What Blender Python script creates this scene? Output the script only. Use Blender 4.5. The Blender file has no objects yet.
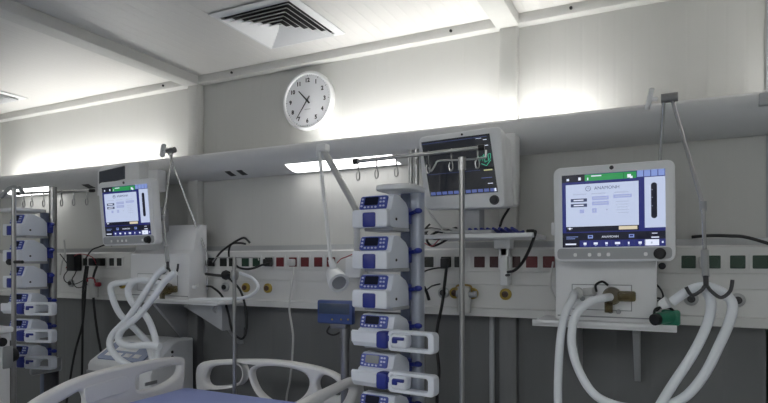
import bpy, bmesh, math, random
from mathutils import Vector, Matrix
random.seed(7)
R = math.radians
SC = bpy.context.scene
COL = SC.collection

# ------------------------------------------------------------------ camera
CH, CD, CF, YAW, HOR = 1.45, 2.295, 559.0, R(26.0), 262.0
SN, CS = math.sin(YAW), math.cos(YAW)
cam = bpy.data.objects.new('camera', bpy.data.cameras.new('camera'))
COL.objects.link(cam)
cam.location = (0, -CD, CH)
cam.rotation_euler = (R(90), 0, YAW)
cam.data.sensor_width = 36.0
cam.data.lens = 36.0 * CF / 768.0
cam.data.shift_y = (HOR - 201.5) / 768.0
cam.data.clip_start = 0.02
SC.camera = cam

def at(px, py, Y):
    """the point of the plane y=Y met by the sight line of a photo pixel"""
    t = (px - 384.0) / CF
    z = (Y + CD) / (CS + t * SN)
    return Vector((z * (-SN + t * CS), Y, CH + (HOR - py) * z / CF))
def atX(px, py, X):
    t = (px - 384.0) / CF
    z = X / (-SN + t * CS)
    return Vector((X, z * (CS + t * SN) - CD, CH + (HOR - py) * z / CF))
def atZ(px, py, Z):
    z = (Z - CH) * CF / (HOR - py)
    t = (px - 384.0) / CF
    return Vector((z * (-SN + t * CS), z * (CS + t * SN) - CD, Z))

# ------------------------------------------------------------------ materials
def mat(name, col, rough=0.5, metal=0.0, emit=None, es=0.0, noise=0.0, nscale=20, trans=0.0, spec=0.5, alpha=1.0):
    m = bpy.data.materials.new(name); m.use_nodes = True
    nt = m.node_tree; b = nt.nodes['Principled BSDF']
    b.inputs['Base Color'].default_value = (*col, 1)
    b.inputs['Roughness'].default_value = rough
    b.inputs['Metallic'].default_value = metal
    b.inputs['Specular IOR Level'].default_value = spec
    if trans: b.inputs['Transmission Weight'].default_value = trans
    if alpha < 1: b.inputs['Alpha'].default_value = alpha
    if emit:
        b.inputs['Emission Color'].default_value = (*emit, 1)
        b.inputs['Emission Strength'].default_value = es
    if noise:
        tc = nt.nodes.new('ShaderNodeTexCoord'); n = nt.nodes.new('ShaderNodeTexNoise')
        n.inputs['Scale'].default_value = nscale; n.inputs['Detail'].default_value = 3
        mx = nt.nodes.new('ShaderNodeMix'); mx.data_type = 'RGBA'
        mx.inputs[6].default_value = (*[c * (1 - noise) for c in col], 1)
        mx.inputs[7].default_value = (*[min(1, c * (1 + noise)) for c in col], 1)
        nt.links.new(tc.outputs['Object'], n.inputs['Vector'])
        nt.links.new(n.outputs['Fac'], mx.inputs[0]); nt.links.new(mx.outputs[2], b.inputs['Base Color'])
    return m

def ribbed(name, col, axis, period, depth, rough=0.45, lines=None):
    """painted sheet metal with fine ribs: bump from a wave in object x or y"""
    m = mat(name, col, rough); nt = m.node_tree; b = nt.nodes['Principled BSDF']
    tc = nt.nodes.new('ShaderNodeTexCoord'); sp = nt.nodes.new('ShaderNodeSeparateXYZ')
    nt.links.new(tc.outputs['Object'], sp.inputs[0])
    mm = nt.nodes.new('ShaderNodeMath'); mm.operation = 'PINGPONG'; mm.inputs[1].default_value = period / 2
    nt.links.new(sp.outputs[axis], mm.inputs[0])
    mr = nt.nodes.new('ShaderNodeMapRange'); mr.inputs[1].default_value = 0; mr.inputs[2].default_value = period * 0.12
    nt.links.new(mm.outputs[0], mr.inputs[0])
    bp = nt.nodes.new('ShaderNodeBump'); bp.inputs['Strength'].default_value = depth; bp.inputs['Distance'].default_value = 0.004
    nt.links.new(mr.outputs[0], bp.inputs['Height']); nt.links.new(bp.outputs[0], b.inputs['Normal'])
    n = nt.nodes.new('ShaderNodeTexNoise'); n.inputs['Scale'].default_value = 1.3
    nt.links.new(tc.outputs['Object'], n.inputs['Vector'])
    mx = nt.nodes.new('ShaderNodeMix'); mx.data_type = 'RGBA'
    mx.inputs[6].default_value = (*[c * .95 for c in col], 1); mx.inputs[7].default_value = (*[min(1, c * 1.04) for c in col], 1)
    nt.links.new(n.outputs['Fac'], mx.inputs[0]); nt.links.new(mx.outputs[2], b.inputs['Base Color'])
    return m

M = {
 'wall': ribbed('painted wall panel', (.59, .59, .57), 0, .06, .12, .5),
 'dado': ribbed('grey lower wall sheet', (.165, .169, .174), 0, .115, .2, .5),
 'strip': mat('uplight lens', (1, 1, 1), .4, emit=(1, .985, .95), es=19),
 'ceil': ribbed('painted ceiling sheet', (.72, .71, .69), 0, .055, .3, .4),
 'steel_paint': mat('painted steel trim', (.62, .62, .60), .45, noise=.03),
 'floor': mat('vinyl floor', (.38, .40, .41), .4, noise=.08, nscale=40),
 'duct': mat('white lacquered duct', (.70, .705, .715), .4, noise=.02),
 'trunk': mat('white trunking', (.69, .69, .68), .4, noise=.02),
 'alu': mat('anodised aluminium', (.45, .46, .47), .4, .7),
 'chrome': mat('brushed steel', (.40, .40, .40), .28, .9),
 'bright': mat('polished steel', (.62, .62, .63), .22, .95),
 'darkchrome': mat('dark steel', (.30, .30, .31), .3, .9),
 'tube': mat('fluorescent tube', (1, 1, 1), .4, emit=(1, .985, .95), es=42),
 'panel': mat('fill light panel', (1, 1, 1), .4, emit=(.95, .98, 1), es=22.0),  # glow of the added ceiling panels
 'lens': mat('downlight lens', (1, 1, 1), .4, emit=(1, .99, .97), es=4.5),
 'iconwhite': mat('printed white', (.95, .95, .95), .5),
 'white': mat('white plastic', (.82, .83, .84), .35, noise=.02),
 'vent_white': mat('ventilator white', (.83, .835, .85), .35, noise=.02),
 'bezel': mat('pale grey bezel', (.86, .87, .89), .38, noise=.02),
 'midgrey': mat('mid grey plastic', (.33, .34, .36), .45, noise=.03),
 'grey': mat('grey plastic', (.42, .43, .45), .45, noise=.03),
 'colgrey': mat('blue grey column', (.16, .19, .28), .4, noise=.03),
 'collight': mat('pale column', (.50, .54, .63), .3, .3, noise=.03),
 'window': mat('dim display window', (.05, .075, .13), .3),
 'dark': mat('dark grey plastic', (.05, .05, .055), .5, noise=.05),
 'black': mat('black plastic', (.012, .012, .014), .45, noise=.05),
 'rubber': mat('black rubber cable', (.012, .012, .013), .55, noise=.05),
 'pump': mat('pump shell', (.76, .80, .88), .35, noise=.02),
 'pumpdoor': mat('pump door', (.82, .85, .92), .3, noise=.02),
 'blue': mat('pump blue', (.022, .035, .27), .35, noise=.04),
 'keypad': mat('keypad blue', (.06, .09, .40), .4, noise=.04),
 'lcd': mat('lcd', (.010, .012, .03), .4, spec=.15),
 'lcdg': mat('lit lcd', (.20, .21, .23), .2),
 'keys': mat('pale keys', (.60, .65, .85), .5),
 'scaleblue': mat('navy housing', (.045, .08, .24), .35, noise=.04),
 'mattress': mat('blue mattress cover', (.34, .40, .74), .7, noise=.05, nscale=8),
 'bedwhite': mat('bed plastic', (.80, .79, .77), .35, noise=.02),
 'hose': mat('milky hose', (.85, .88, .92), .35, spec=.4),
 'amber': mat('amber plastic', (.12, .085, .022), .15, spec=.5, alpha=.72),
 'green': mat('green plastic', (.02, .20, .12), .35, noise=.05),
 'sk_black': mat('black socket', (.012, .015, .014), .3),
 'sk_green': mat('dark green socket', (.010, .045, .026), .3),
 'sk_red': mat('dark red socket', (.14, .012, .018), .3),
 'sk_maroon': mat('maroon socket', (.050, .010, .013), .3),
  'umber': mat('umber valve', (.10, .055, .035), .35),
 'yellow': mat('yellow ring', (.42, .30, .05), .4, noise=.05),
 'red': mat('red cord', (.35, .03, .05), .4, noise=.05),
 'brass': mat('brass', (.40, .28, .10), .3, .8),
 'cablegrey': mat('pale cord', (.60, .60, .59), .5, noise=.03),
 'bluecable': mat('blue cord', (.04, .05, .30), .45, noise=.05),
 'dialface': mat('clock dial', (.80, .81, .84), .4),
 'rim': mat('clock rim', (.84, .85, .86), .35),
 'glass': mat('ward glass', (.9, .9, .9), .05),
 # screens give off light
 's_white': mat('screen white', (.02, .02, .02), .2, emit=(.50, .57, .76), es=1.0),
 's_blue': mat('screen blue', (.01, .01, .02), .2, emit=(.014, .019, .14), es=1.0),
 's_black': mat('screen black', (.008, .008, .012), .2, emit=(.004, .005, .016), es=1.0),
 's_green': mat('screen green', (.01, .02, .01), .2, emit=(.02, .27, .075), es=1.0),
 's_pale': mat('screen pale blue', (.01, .01, .02), .2, emit=(.22, .30, .62), es=1.0),
 's_lav': mat('screen lavender', (.01, .01, .02), .2, emit=(.33, .38, .65), es=1.0),
 's_grey': mat('screen grey text', (.01, .01, .02), .2, emit=(.42, .48, .64), es=1.0),
 's_ink': mat('screen ink', (.01, .01, .02), .2, emit=(.045, .06, .13), es=1.0),
 's_beige': mat('screen beige', (.01, .01, .02), .2, emit=(.66, .58, .42), es=1.0),
 's_text': mat('screen bright text', (.01, .01, .02), .2, emit=(.75, .80, .95), es=1.0),
 's_mon': mat('monitor black', (.008, .009, .012), .18, emit=(.006, .007, .010), es=1.0),
 's_wave': mat('trace green', (.01, .02, .01), .2, emit=(.05, .42, .26), es=1.0),
 's_yel': mat('trace yellow', (.01, .02, .01), .2, emit=(.45, .45, .22), es=1.0),
 's_bar': mat('monitor bar', (.01, .01, .02), .2, emit=(.07, .10, .28), es=1.0),
 's_dim': mat('dim panel', (.02, .022, .028), .2, emit=(.016, .018, .022), es=1.0),
 's_slate': mat('slate touch panel', (.20, .26, .42), .35, noise=.05),
}

# ------------------------------------------------------------------ mesh builder
def catmull(pts, n=8, closed=False):
    P = [Vector(p) for p in pts]
    if len(P) < 3: return P
    out = []; L = len(P); rng = L if closed else L - 1
    for i in range(rng):
        if closed: a, b, c, d = P[(i - 1) % L], P[i], P[(i + 1) % L], P[(i + 2) % L]
        else: a, b, c, d = P[max(i - 1, 0)], P[i], P[i + 1], P[min(i + 2, L - 1)]
        for k in range(n):
            t = k / n
            out.append(.5 * ((2 * b) + (c - a) * t + (2 * a - 5 * b + 4 * c - d) * t * t + (3 * b - a - 3 * c + d) * t ** 3))
    if not closed: out.append(P[-1])
    return out

def rrect(x0, x1, z0, z1, r, n=5):
    r = min(r, (x1 - x0) / 2 - 1e-5, (z1 - z0) / 2 - 1e-5); out = []
    for cx, cz, a0 in ((x1 - r, z1 - r, 0), (x0 + r, z1 - r, 90), (x0 + r, z0 + r, 180), (x1 - r, z0 + r, 270)):
        for k in range(n + 1):
            a = R(a0 + 90 * k / n); out.append((cx + r * math.cos(a), cz + r * math.sin(a)))
    return out

class MB:
    def __init__(s): s.v = []; s.f = []; s.mi = []; s.m = 0; s.M = Matrix()
    def add(s, vs, fs):
        o = len(s.v); s.v += [s.M @ Vector(v) for v in vs]
        for f in fs: s.f.append([i + o for i in f]); s.mi.append(s.m)
        return s
    def addbm(s, bm):
        bm.verts.index_update(); bm.verts.ensure_lookup_table()
        s.add([v.co.copy() for v in bm.verts], [[v.index for v in f.verts] for f in bm.faces]); bm.free(); return s
    def box(s, x0, x1, y0, y1, z0, z1, bev=0, seg=2):
        bm = bmesh.new(); bmesh.ops.create_cube(bm, size=1)
        bmesh.ops.scale(bm, vec=(x1 - x0, y1 - y0, z1 - z0), verts=bm.verts)
        bmesh.ops.translate(bm, vec=((x0 + x1) / 2, (y0 + y1) / 2, (z0 + z1) / 2), verts=bm.verts)
        if bev: bmesh.ops.bevel(bm, geom=bm.edges[:], offset=bev, segments=seg, affect='EDGES', profile=.5)
        return s.addbm(bm)
    def prism(s, poly, h0, h1, axis='x', bev=0):
        """closed polygon extruded along axis; polygon coords are the other two axes in order"""
        bm = bmesh.new()
        def P(a, b, h): return (h, a, b) if axis == 'x' else ((a, h, b) if axis == 'y' else (a, b, h))
        lo = [bm.verts.new(P(a, b, h0)) for a, b in poly]; hi = [bm.verts.new(P(a, b, h1)) for a, b in poly]
        n = len(poly)
        caps = [bm.faces.new(lo[::-1]), bm.faces.new(hi)]
        for i in range(n): bm.faces.new((lo[i], lo[(i + 1) % n], hi[(i + 1) % n], hi[i]))
        bmesh.ops.recalc_face_normals(bm, faces=bm.faces[:])
        if bev:
            es = [e for c in caps for e in c.edges]
            bmesh.ops.bevel(bm, geom=list(set(es)), offset=bev, segments=2, affect='EDGES', profile=.5)
        return s.addbm(bm)
    def tube(s, pts, r, seg=10, n=8, smooth=True, closed=False, caps=True, flat=1.0):
        P = catmull(pts, n, closed) if smooth else [Vector(p) for p in pts]
        L = len(P); rr = r if isinstance(r, (list, tuple)) else None
        vs = []; fs = []; nrm = None
        for i, p in enumerate(P):
            a = P[i - 1] if (i or closed) else p; b = P[(i + 1) % L] if (i < L - 1 or closed) else p
            T = (b - a).normalized()
            if nrm is None:
                nrm = T.orthogonal().normalized()
            nrm = (nrm - T * nrm.dot(T))
            if nrm.length < 1e-6: nrm = T.orthogonal()
            nrm.normalize(); bi = T.cross(nrm)
            rad = r if rr is None else rr[0] + (rr[1] - rr[0]) * i / max(1, L - 1)
            for k in range(seg):
                q = 2 * math.pi * k / seg
                vs.append(p + nrm * math.cos(q) * rad + bi * math.sin(q) * rad * flat)
        for i in range(L if closed else L - 1):
            j = (i + 1) % L
            for k in range(seg):
                k2 = (k + 1) % seg
                fs.append((i * seg + k, i * seg + k2, j * seg + k2, j * seg + k))
        if caps and not closed:
            fs.append(list(range(seg))[::-1]); fs.append([(L - 1) * seg + k for k in range(seg)])
        return s.add(vs, fs)
    def cyl(s, a, b, r, r2=None, seg=16):
        return s.tube([a, b], [r, r if r2 is None else r2], seg, smooth=False)
    def lathe(s, prof, seg=32, c=(0, 0, 0), axis='z'):
        """profile of (radius, height) turned about an axis through c; closed at both ends on the axis"""
        vs = []; fs = []; c = Vector(c)
        def P(x, y, h): return c + (Vector((x, y, h)) if axis == 'z' else (Vector((x, h, y)) if axis == 'y' else Vector((h, x, y))))
        for r, h in prof:
            for k in range(seg):
                a = 2 * math.pi * k / seg; vs.append(P(r * math.cos(a), r * math.sin(a), h))
        for i in range(len(prof) - 1):
            for k in range(seg):
                k2 = (k + 1) % seg; fs.append((i * seg + k, i * seg + k2, (i + 1) * seg + k2, (i + 1) * seg + k))
        fs.append(list(range(seg))[::-1]); fs.append([(len(prof) - 1) * seg + k for k in range(seg)])
        bm = bmesh.new(); V = [bm.verts.new(v) for v in vs]
        for f in fs: bm.faces.new([V[i] for i in f])
        bmesh.ops.recalc_face_normals(bm, faces=bm.faces[:])
        return s.addbm(bm)
    def ball(s, c, r, sx=1, sy=1, sz=1):
        bm = bmesh.new(); bmesh.ops.create_uvsphere(bm, u_segments=16, v_segments=10, radius=r)
        bmesh.ops.scale(bm, vec=(sx, sy, sz), verts=bm.verts); bmesh.ops.translate(bm, vec=c, verts=bm.verts)
        return s.addbm(bm)
    def text(s, body, size, Mx, align='CENTER', ext=0.0004, bold=0.0):
        cu = bpy.data.curves.new('lettering', 'FONT'); cu.body = body; cu.size = size
        cu.align_x = align; cu.align_y = 'CENTER'; cu.extrude = ext; cu.offset = bold; cu.resolution_u = 3
        ob = bpy.data.objects.new('lettering', cu); COL.objects.link(ob)
        dg = bpy.context.evaluated_depsgraph_get(); ev = ob.evaluated_get(dg); me = ev.to_mesh()
        s.add([Mx @ v.co for v in me.vertices], [list(p.vertices) for p in me.polygons])
        ev.to_mesh_clear(); bpy.data.objects.remove(ob); bpy.data.curves.remove(cu); return s
    def plate(s, outer, holes, th, bev, Mx):
        """moulded plate with holes: outlines in local xy, thickness along local z"""
        cu = bpy.data.curves.new('outline', 'CURVE'); cu.dimensions = '2D'; cu.fill_mode = 'BOTH'
        cu.extrude = max(th / 2 - bev, 1e-4); cu.bevel_depth = bev; cu.bevel_resolution = 2; cu.offset = -bev
        for o in [outer] + holes:
            sp = cu.splines.new('POLY'); sp.points.add(len(o) - 1); sp.use_cyclic_u = True
            for p, q in zip(sp.points, o): p.co = (q[0], q[1], 0, 1)
        ob = bpy.data.objects.new('outline', cu); COL.objects.link(ob)
        dg = bpy.context.evaluated_depsgraph_get(); ev = ob.evaluated_get(dg); me = ev.to_mesh()
        s.add([Mx @ v.co for v in me.vertices], [list(p.vertices) for p in me.polygons])
        ev.to_mesh_clear(); bpy.data.objects.remove(ob); bpy.data.curves.remove(cu); return s
    def build(s, name, mats, parent=None, sharp=38, origin=None):
        if not isinstance(mats, (list, tuple)): mats = [mats]
        o0 = Vector((0, 0, 0))
        if parent is not None:
            p = parent
            while p is not None: o0 += p.location * (0 if p.get('_local') else 1); p = p.parent
            if root_of(parent).get('_local'): o0 = Vector((0, 0, 0))
        elif origin is not None: o0 = Vector(origin)
        elif s.v:
            xs = [min(v[i] for v in s.v) for i in range(3)]; xe = [max(v[i] for v in s.v) for i in range(3)]
            o0 = Vector(((xs[0] + xe[0]) / 2, (xs[1] + xe[1]) / 2, xs[2]))
        me = bpy.data.meshes.new(name); me.from_pydata([v - o0 for v in s.v], [], s.f)
        for m in mats: me.materials.append(M[m] if isinstance(m, str) else m)
        me.polygons.foreach_set('material_index', s.mi); me.polygons.foreach_set('use_smooth', [True] * len(s.f))
        me.set_sharp_from_angle(angle=R(sharp)); me.update()
        ob = bpy.data.objects.new(name, me); COL.objects.link(ob)
        if parent is not None: ob.parent = parent
        else: ob.location = o0
        return ob

def root_of(o):
    while o.parent is not None: o = o.parent
    return o
def tag(o, label, cat, group=None):
    o['label'] = label; o['category'] = cat
    if group: o['group'] = group
    return o
def thing(name, label, cat, loc=(0, 0, 0), rz=0, group=None, local=False):
    o = bpy.data.objects.new(name, None); COL.objects.link(o); o.empty_display_size = .05
    o.location = loc; o.rotation_euler = (0, 0, rz)
    if local: o['_local'] = 1
    return tag(o, label, cat, group)
def struct(o): o['kind'] = 'structure'; return o
def dup(root, loc, rz, label, group=None):
    r = root.copy(); COL.objects.link(r); r.location = loc; r.rotation_euler = (0, 0, rz); r['label'] = label
    if group: r['group'] = group
    for ch in list(root.children):
        c = ch.copy(); COL.objects.link(c); c.parent = r
        for g in list(ch.children):
            d = g.copy(); COL.objects.link(d); d.parent = c
    return r
def lab(o, label): o['label'] = label; return o

# ------------------------------------------------------------------ room shell
XL, XR, YF, ZC = -5.4, 2.6, -5.2, 2.445
def shell(name, a, m): return struct(MB().box(*a).build(name, m))
shell('floor', (XL, XR, YF, 0, -.1, 0), 'floor')
shell('ceiling', (XL, XR, YF, 0, ZC, ZC + .1), 'ceil')
shell('wall_back', (XL, XR, 0, .1, 0, ZC), 'wall')
shell('wall_front', (XL, XR, YF - .1, YF, 0, ZC), 'wall')
shell('wall_left', (XL - .1, XL, YF, 0, 0, ZC), 'wall')
shell('wall_right', (XR, XR + .1, YF, 0, 0, ZC), 'wall')
tr = struct(MB().box(XL, XR, -.05, 0, 2.405, ZC, .003).build('trim_1', 'steel_paint'))
for px, py in ((163.5, 86), (232, 73), (451, 32), (571, 10)):
    p = at(px, py, -.05)
    MB().cyl((p.x, -.056, 2.425), (p.x, -.048, 2.425), .006).build('screw', 'black', tr)
n = 2
for X in (-4.08, -2.24, -.54, 1.16):
    struct(MB().box(X - .035, X + .035, -.048, 0, 1.24, 2.405, .004).build('trim_%d' % n, 'steel_paint')); n += 1
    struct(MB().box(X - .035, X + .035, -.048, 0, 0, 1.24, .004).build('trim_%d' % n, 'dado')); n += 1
    struct(MB().box(X - .045, X + .045, YF, -.05, 2.395, ZC, .004).build('trim_%d' % n, 'steel_paint')); n += 1
# narrow pipe run down the wall under the trunking, beside the post
p = at(492, 330, -.03)
struct(MB().cyl((p.x, -.03, 0), (p.x, -.03, 1.25), .011).build('trim_%d' % n, 'grey')); n += 1
p = at(193, 330, -.03)
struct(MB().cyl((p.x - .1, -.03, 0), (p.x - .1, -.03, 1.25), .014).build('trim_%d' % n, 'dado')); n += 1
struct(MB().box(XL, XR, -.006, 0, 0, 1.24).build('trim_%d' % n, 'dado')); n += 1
# seam in the wall at the far right
p = at(766, 100, 0)
struct(MB().box(p.x, p.x + .012, -.006, 0, 0, 2.405).build('trim_%d' % n, 'grey')); n += 1

# ------------------------------------------------------------------ lighting duct along the wall
def duct(name, label, tubes, lenses, X0, X1, flip=False):
    root = thing(name, label, 'wall light', ((X0 + X1) / 2, 0, 1.885), local=False)
    if flip: root['_local'] = 1
    prof = [(0, 1.885), (-.03, 1.8855), (-.07, 1.889), (-.105, 1.899), (-.135, 1.914), (-.157, 1.933), (-.170, 1.953), (-.1755, 1.972), (-.173, 1.985),
            (-.164, 1.994), (-.150, 1.997), (-.145, 1.993), (-.145, 1.968), (-.03, 1.968), (-.03, 1.985), (0, 1.985)]
    off = Vector((0, 0, 0)) if not flip else Vector((0, 0, -1.885))
    b = MB(); b.M = Matrix.Translation(off); b.prism(prof, X0, X1, 'x'); hs = b.build('housing', 'duct', root, 30)
    for a, c in tubes:
        b = MB(); b.M = Matrix.Translation(off); b.box(a, c, -.143, -.085, 1.969, 1.974)
        b.build('uplight_lens', 'strip', root)
    for a, c in lenses:
        b = MB(); b.M = Matrix.Translation(off)
        b.prism([(-.030, 1.8850), (-.070, 1.8883), (-.1053, 1.8980), (-.128, 1.9090), (-.1285, 1.914), (-.104, 1.903), (-.07, 1.893), (-.03, 1.889)], a, c, 'x')
        b.build('downlight_lens', 'lens', root)
    return root, b
xa, xb = at(297, 172, -.03).x, at(401, 165, -.03).x
xc, xd = at(18, 192, -.03).x, at(63, 190, -.03).x
lum, _ = duct('bed_head_light', 'long white bed-head light duct running along the back wall above the sockets', 'x' and
              [(-3.9, -2.45), (-1.45, -.2), (.42, 1.7)], [(xc, xd), (xa, xb)], XL, XR)
for px, py in ((232.5, 172.5), (244, 171.5), (89.5, 184.5), (92.5, 185.8)):
    p = at(px, py, -.08)
    y0, z0, y1, z1 = -.072, 1.8895, -.118, 1.9055
    b = MB(); b.prism([(y0, z0 - .002), (y1, z1 - .002), (y1, z1 + .003), (y0, z0 + .003)], p.x - .017, p.x + .017, 'x')
    b.build('vent_slot', 'black', lum)
p = at(763, 122, -.17)
MB().box(p.x - .012, p.x + .06, -.186, -.165, 1.945, 1.985, .003).build('end_clip', 'grey', lum)
# unseen second duct, added on the opposite wall as fill from behind the camera
fill_duct, _ = duct('bed_head_light', 'added, unseen white fill light duct on the wall opposite the beds', [(-3.4, -2.0), (-.9, .5), (1.0, 2.2)], [(-2.9, -2.2), (-1.2, -.5), (.6, 1.3)], -3.7, 2.4, True)
fill_duct.location = (-1.3, YF, 1.885); fill_duct.rotation_euler = (0, 0, math.pi)

for X, l in ((-2.9, 'left'), (-.9, 'middle'), (1.1, 'right')):  # unseen ceiling panels, added to light the equipment from the front
    t = thing('ceiling_fill_light', '%s one of three added, unseen square ceiling fill light panels behind the viewpoint' % l, 'ceiling fill light', (X, -3.6, ZC), group='ceiling fill light panels')
    b = MB(); b.box(X - .30, X + .30, -3.90, -3.30, ZC - .02, ZC - .0005, .003); fr = b.build('frame', 'white', t)
    b = MB(); b.box(X - .28, X + .28, -3.88, -3.32, ZC - .024, ZC - .018); b.build('diffuser', 'panel', t)

# ------------------------------------------------------------------ medical supply trunking
FY = -.09
trunk = thing('supply_trunking', 'long white medical supply trunking with socket row on the back wall', 'trunking', (-1.4, 0, 1.232))
MB().prism([(0, 1.232), (FY - .012, 1.232), (FY - .012, 1.262), (FY, 1.266), (FY, 1.3575), (FY + .004, 1.3585), (FY, 1.3595), (FY, 1.410), (FY + .004, 1.411),
            (FY, 1.412), (FY, 1.500), (FY + .006, 1.507), (0, 1.507)], XL + .02, XR - .02, 'x').build('body', 'trunk', trunk, 25)
MB().prism([(0, 1.507), (-.055, 1.507), (-.050, 1.532), (0, 1.532)], XL + .02, XR - .02, 'x').build('top_rail', 'alu', trunk)
def socket(px, m, py=262, w=.044, frame=True):
    p = at(px, py, FY)
    b = MB()
    if frame: b.prism(rrect(p.x - .030, p.x + .030, p.z - .031, p.z + .031, .005), FY - .004, FY - .0005, 'y')
    else: b.prism(rrect(p.x - .026, p.x + .026, p.z - .027, p.z + .027, .003), FY - .003, FY - .0005, 'y')
    fr = b.build('socket_frame', 'trunk', trunk)
    b = MB(); b.prism(rrect(p.x - w / 2, p.x + w / 2, p.z - .022, p.z + .022, .003), FY - .0065, FY - .002, 'y')
    b.lathe([(.016, -.001), (.0165, 0), (.0145, .0)], 18, (p.x, FY - .0065, p.z), 'y')
    lab(b.build('socket', m, fr), {'sk_black': 'black socket', 'sk_green': 'dark green socket', 'sk_red': 'red socket', 'sk_maroon': 'maroon socket'}[m])
for px in (75, 86, 95.5, 103.5, 112.5, 120): socket(px, 'sk_black', w=.036)
for px in (212, 224, 233): socket(px, 'sk_black')
for px in (246, 257): socket(px, 'sk_green')
socket(269.3, 'sk_black')
for px in (280.7, 293.5, 305.4, 318.8, 331.5): socket(px, 'sk_red')
for px in (429, 446.5, 460): socket(px, 'sk_black')
for px in (479.8, 495.5, 515): socket(px, 'sk_maroon')
for px in (532, 549): socket(px, 'sk_red')
for px in (688.5, 713): socket(px, 'sk_green')
for px in (737.5, 760.3, 783): socket(px, 'sk_green')
def gas(px, ring, core='dark', r=.023):
    p = at(px, 290, FY); z = 1.3225
    b = MB(); b.lathe([(.002, .004), (r, .004), (r, -.006), (r * .72, -.010), (.002, -.010)], 24, (p.x, FY - .004, z), 'y')
    g = b.build('gas_outlet', ring, trunk)
    b = MB(); b.lathe([(.001, -.008), (r * .55, -.008), (r * .55, -.015), (r * .3, -.016), (r * .28, -.012), (.001, -.012)], 20, (p.x, FY - .004, z), 'y')
    b.build('gas_valve', core, g)
for px, ring, core in ((72, 'alu', 'dark'), (123, 'yellow', 'dark'), (226, 'alu', 'black'), (246.5, 'yellow', 'umber'), (268.5, 'yellow', 'umber'),
                       (444, 'alu', 'black'), (455.5, 'yellow', 'umber'), (473, 'yellow', 'umber'), (506, 'yellow', 'umber'), (691, 'alu', 'dark'), (737.3, 'alu', 'dark'),
                       (780, 'alu', 'dark')):
    gas(px, ring, core)
p = at(662, 266, FY)
MB().lathe([(.001, .002), (.012, .002), (.012, -.012), (.009, -.015), (.001, -.015)], 18, (p.x, FY, p.z), 'y').build('round_port', 'black', trunk)

# ------------------------------------------------------------------ wall clock
pc = at(308.3, 101, -.02); rc = .143
clk = thing('wall_clock', 'round white wall clock with black numerals above the light duct', 'clock', (pc.x, 0, pc.z))
MB().lathe([(.001, -.001), (rc - .004, -.001), (rc, -.012), (rc, -.028), (rc - .007, -.036), (rc - .014, -.036), (rc - .018, -.028), (.001, -.027)], 64, (pc.x, 0, pc.z), 'y').build('case', 'rim', clk, 30)
MB().lathe([(.001, -.0265), (rc - .018, -.0265), (rc - .018, -.0285), (.001, -.0285)], 48, (pc.x, 0, pc.z), 'y').build('dial', 'dialface', clk)
FRONT = Matrix(((1, 0, 0, 0), (0, 0, -1, 0), (0, 1, 0, 0), (0, 0, 0, 1)))  # xy lettering -> xz plane facing -y
b = MB()
for h in range(1, 13):
    a = R(90 - 30 * h)
    b.text(str(h), .027, Matrix.Translation((pc.x + .098 * math.cos(a), -.0289, pc.z + .098 * math.sin(a))) @ FRONT, bold=.0011)
    for k in range(5):
        q = a + R(6 * k); r0 = .117 if k == 0 else .121
        u = Vector((math.cos(q), 0, math.sin(q))); c = Vector((pc.x, -.0288, pc.z))
        w = .0011 if k == 0 else .0005
        b.tube([c + u * r0, c + u * .125], w, 4, smooth=False)
b.build('numerals', 'black', clk)
def hand(name, deg, L, back, w, y):
    a = R(90 - deg); u = Vector((math.cos(a), 0, math.sin(a))); v = Vector((-math.sin(a), 0, math.cos(a))); c = Vector((pc.x, y, pc.z))
    pts = [c - u * back + v * w, c + u * L + v * w * .6, c + u * L - v * w * .6, c - u * back - v * w]
    bb = MB(); bb.add(pts + [p + Vector((0, -.0012, 0)) for p in pts], [(0, 1, 2, 3), (7, 6, 5, 4), (0, 4, 5, 1), (1, 5, 6, 2), (2, 6, 7, 3), (3, 7, 4, 0)])
    bb.build(name, 'black', clk)
hand('hour_hand', 316, .070, .02, .0042, -.0305); hand('minute_hand', 216, .104, .025, .003, -.0325)
MB().cyl((pc.x, -.028, pc.z), (pc.x, -.036, pc.z), .005).build('hub', 'black', clk)
MB().box(pc.x - .016, pc.x + .018, -.0292, -.0284, pc.z - .043, pc.z - .0405).build('dial_mark', 'midgrey', clk)

# ------------------------------------------------------------------ ceiling diffusers
def diffuser(cx, cy, label):
    t = thing('air_diffuser', label, 'air vent', (cx, cy, ZC), group='square ceiling air vents', local=True)
    h = .20
    def ring(b, a0, z0, a1, z1, th=.003):
        for k in range(4):
            b.M = Matrix.Rotation(k * math.pi / 2, 4, 'Z')
            vs = [(-a0, -a0, z0), (a0, -a0, z0), (a1, -a1, z1), (-a1, -a1, z1)]
            vs += [(x, y, z + th) for x, y, z in vs]
            b.add(vs, [(3, 2, 1, 0), (4, 5, 6, 7), (0, 1, 5, 4), (1, 2, 6, 5), (2, 3, 7, 6), (3, 0, 4, 7)])
    b = MB(); ring(b, h, -.007, h - .033, -.012, .0035); b.build('frame', 'white', t, 20)
    b = MB(); b.M = Matrix(); b.box(-h + .03, h - .03, -h + .03, h - .03, -.002, -.0008); b.build('plenum', 'black', t)
    for k in range(6):
        a = .160 - k * .0265
        b = MB(); ring(b, a + .006, -.022, max(a - .020, .004), -.004, .0012)
        lab(b.build('louver', 'white', t, 20), 'white angled louver ring')
    return t
diffuser(-1.412, -.392, 'square white ceiling air vent nearest the clock')
diffuser(-3.615, -.40, 'square white ceiling air vent at the far left by the beam')

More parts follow.
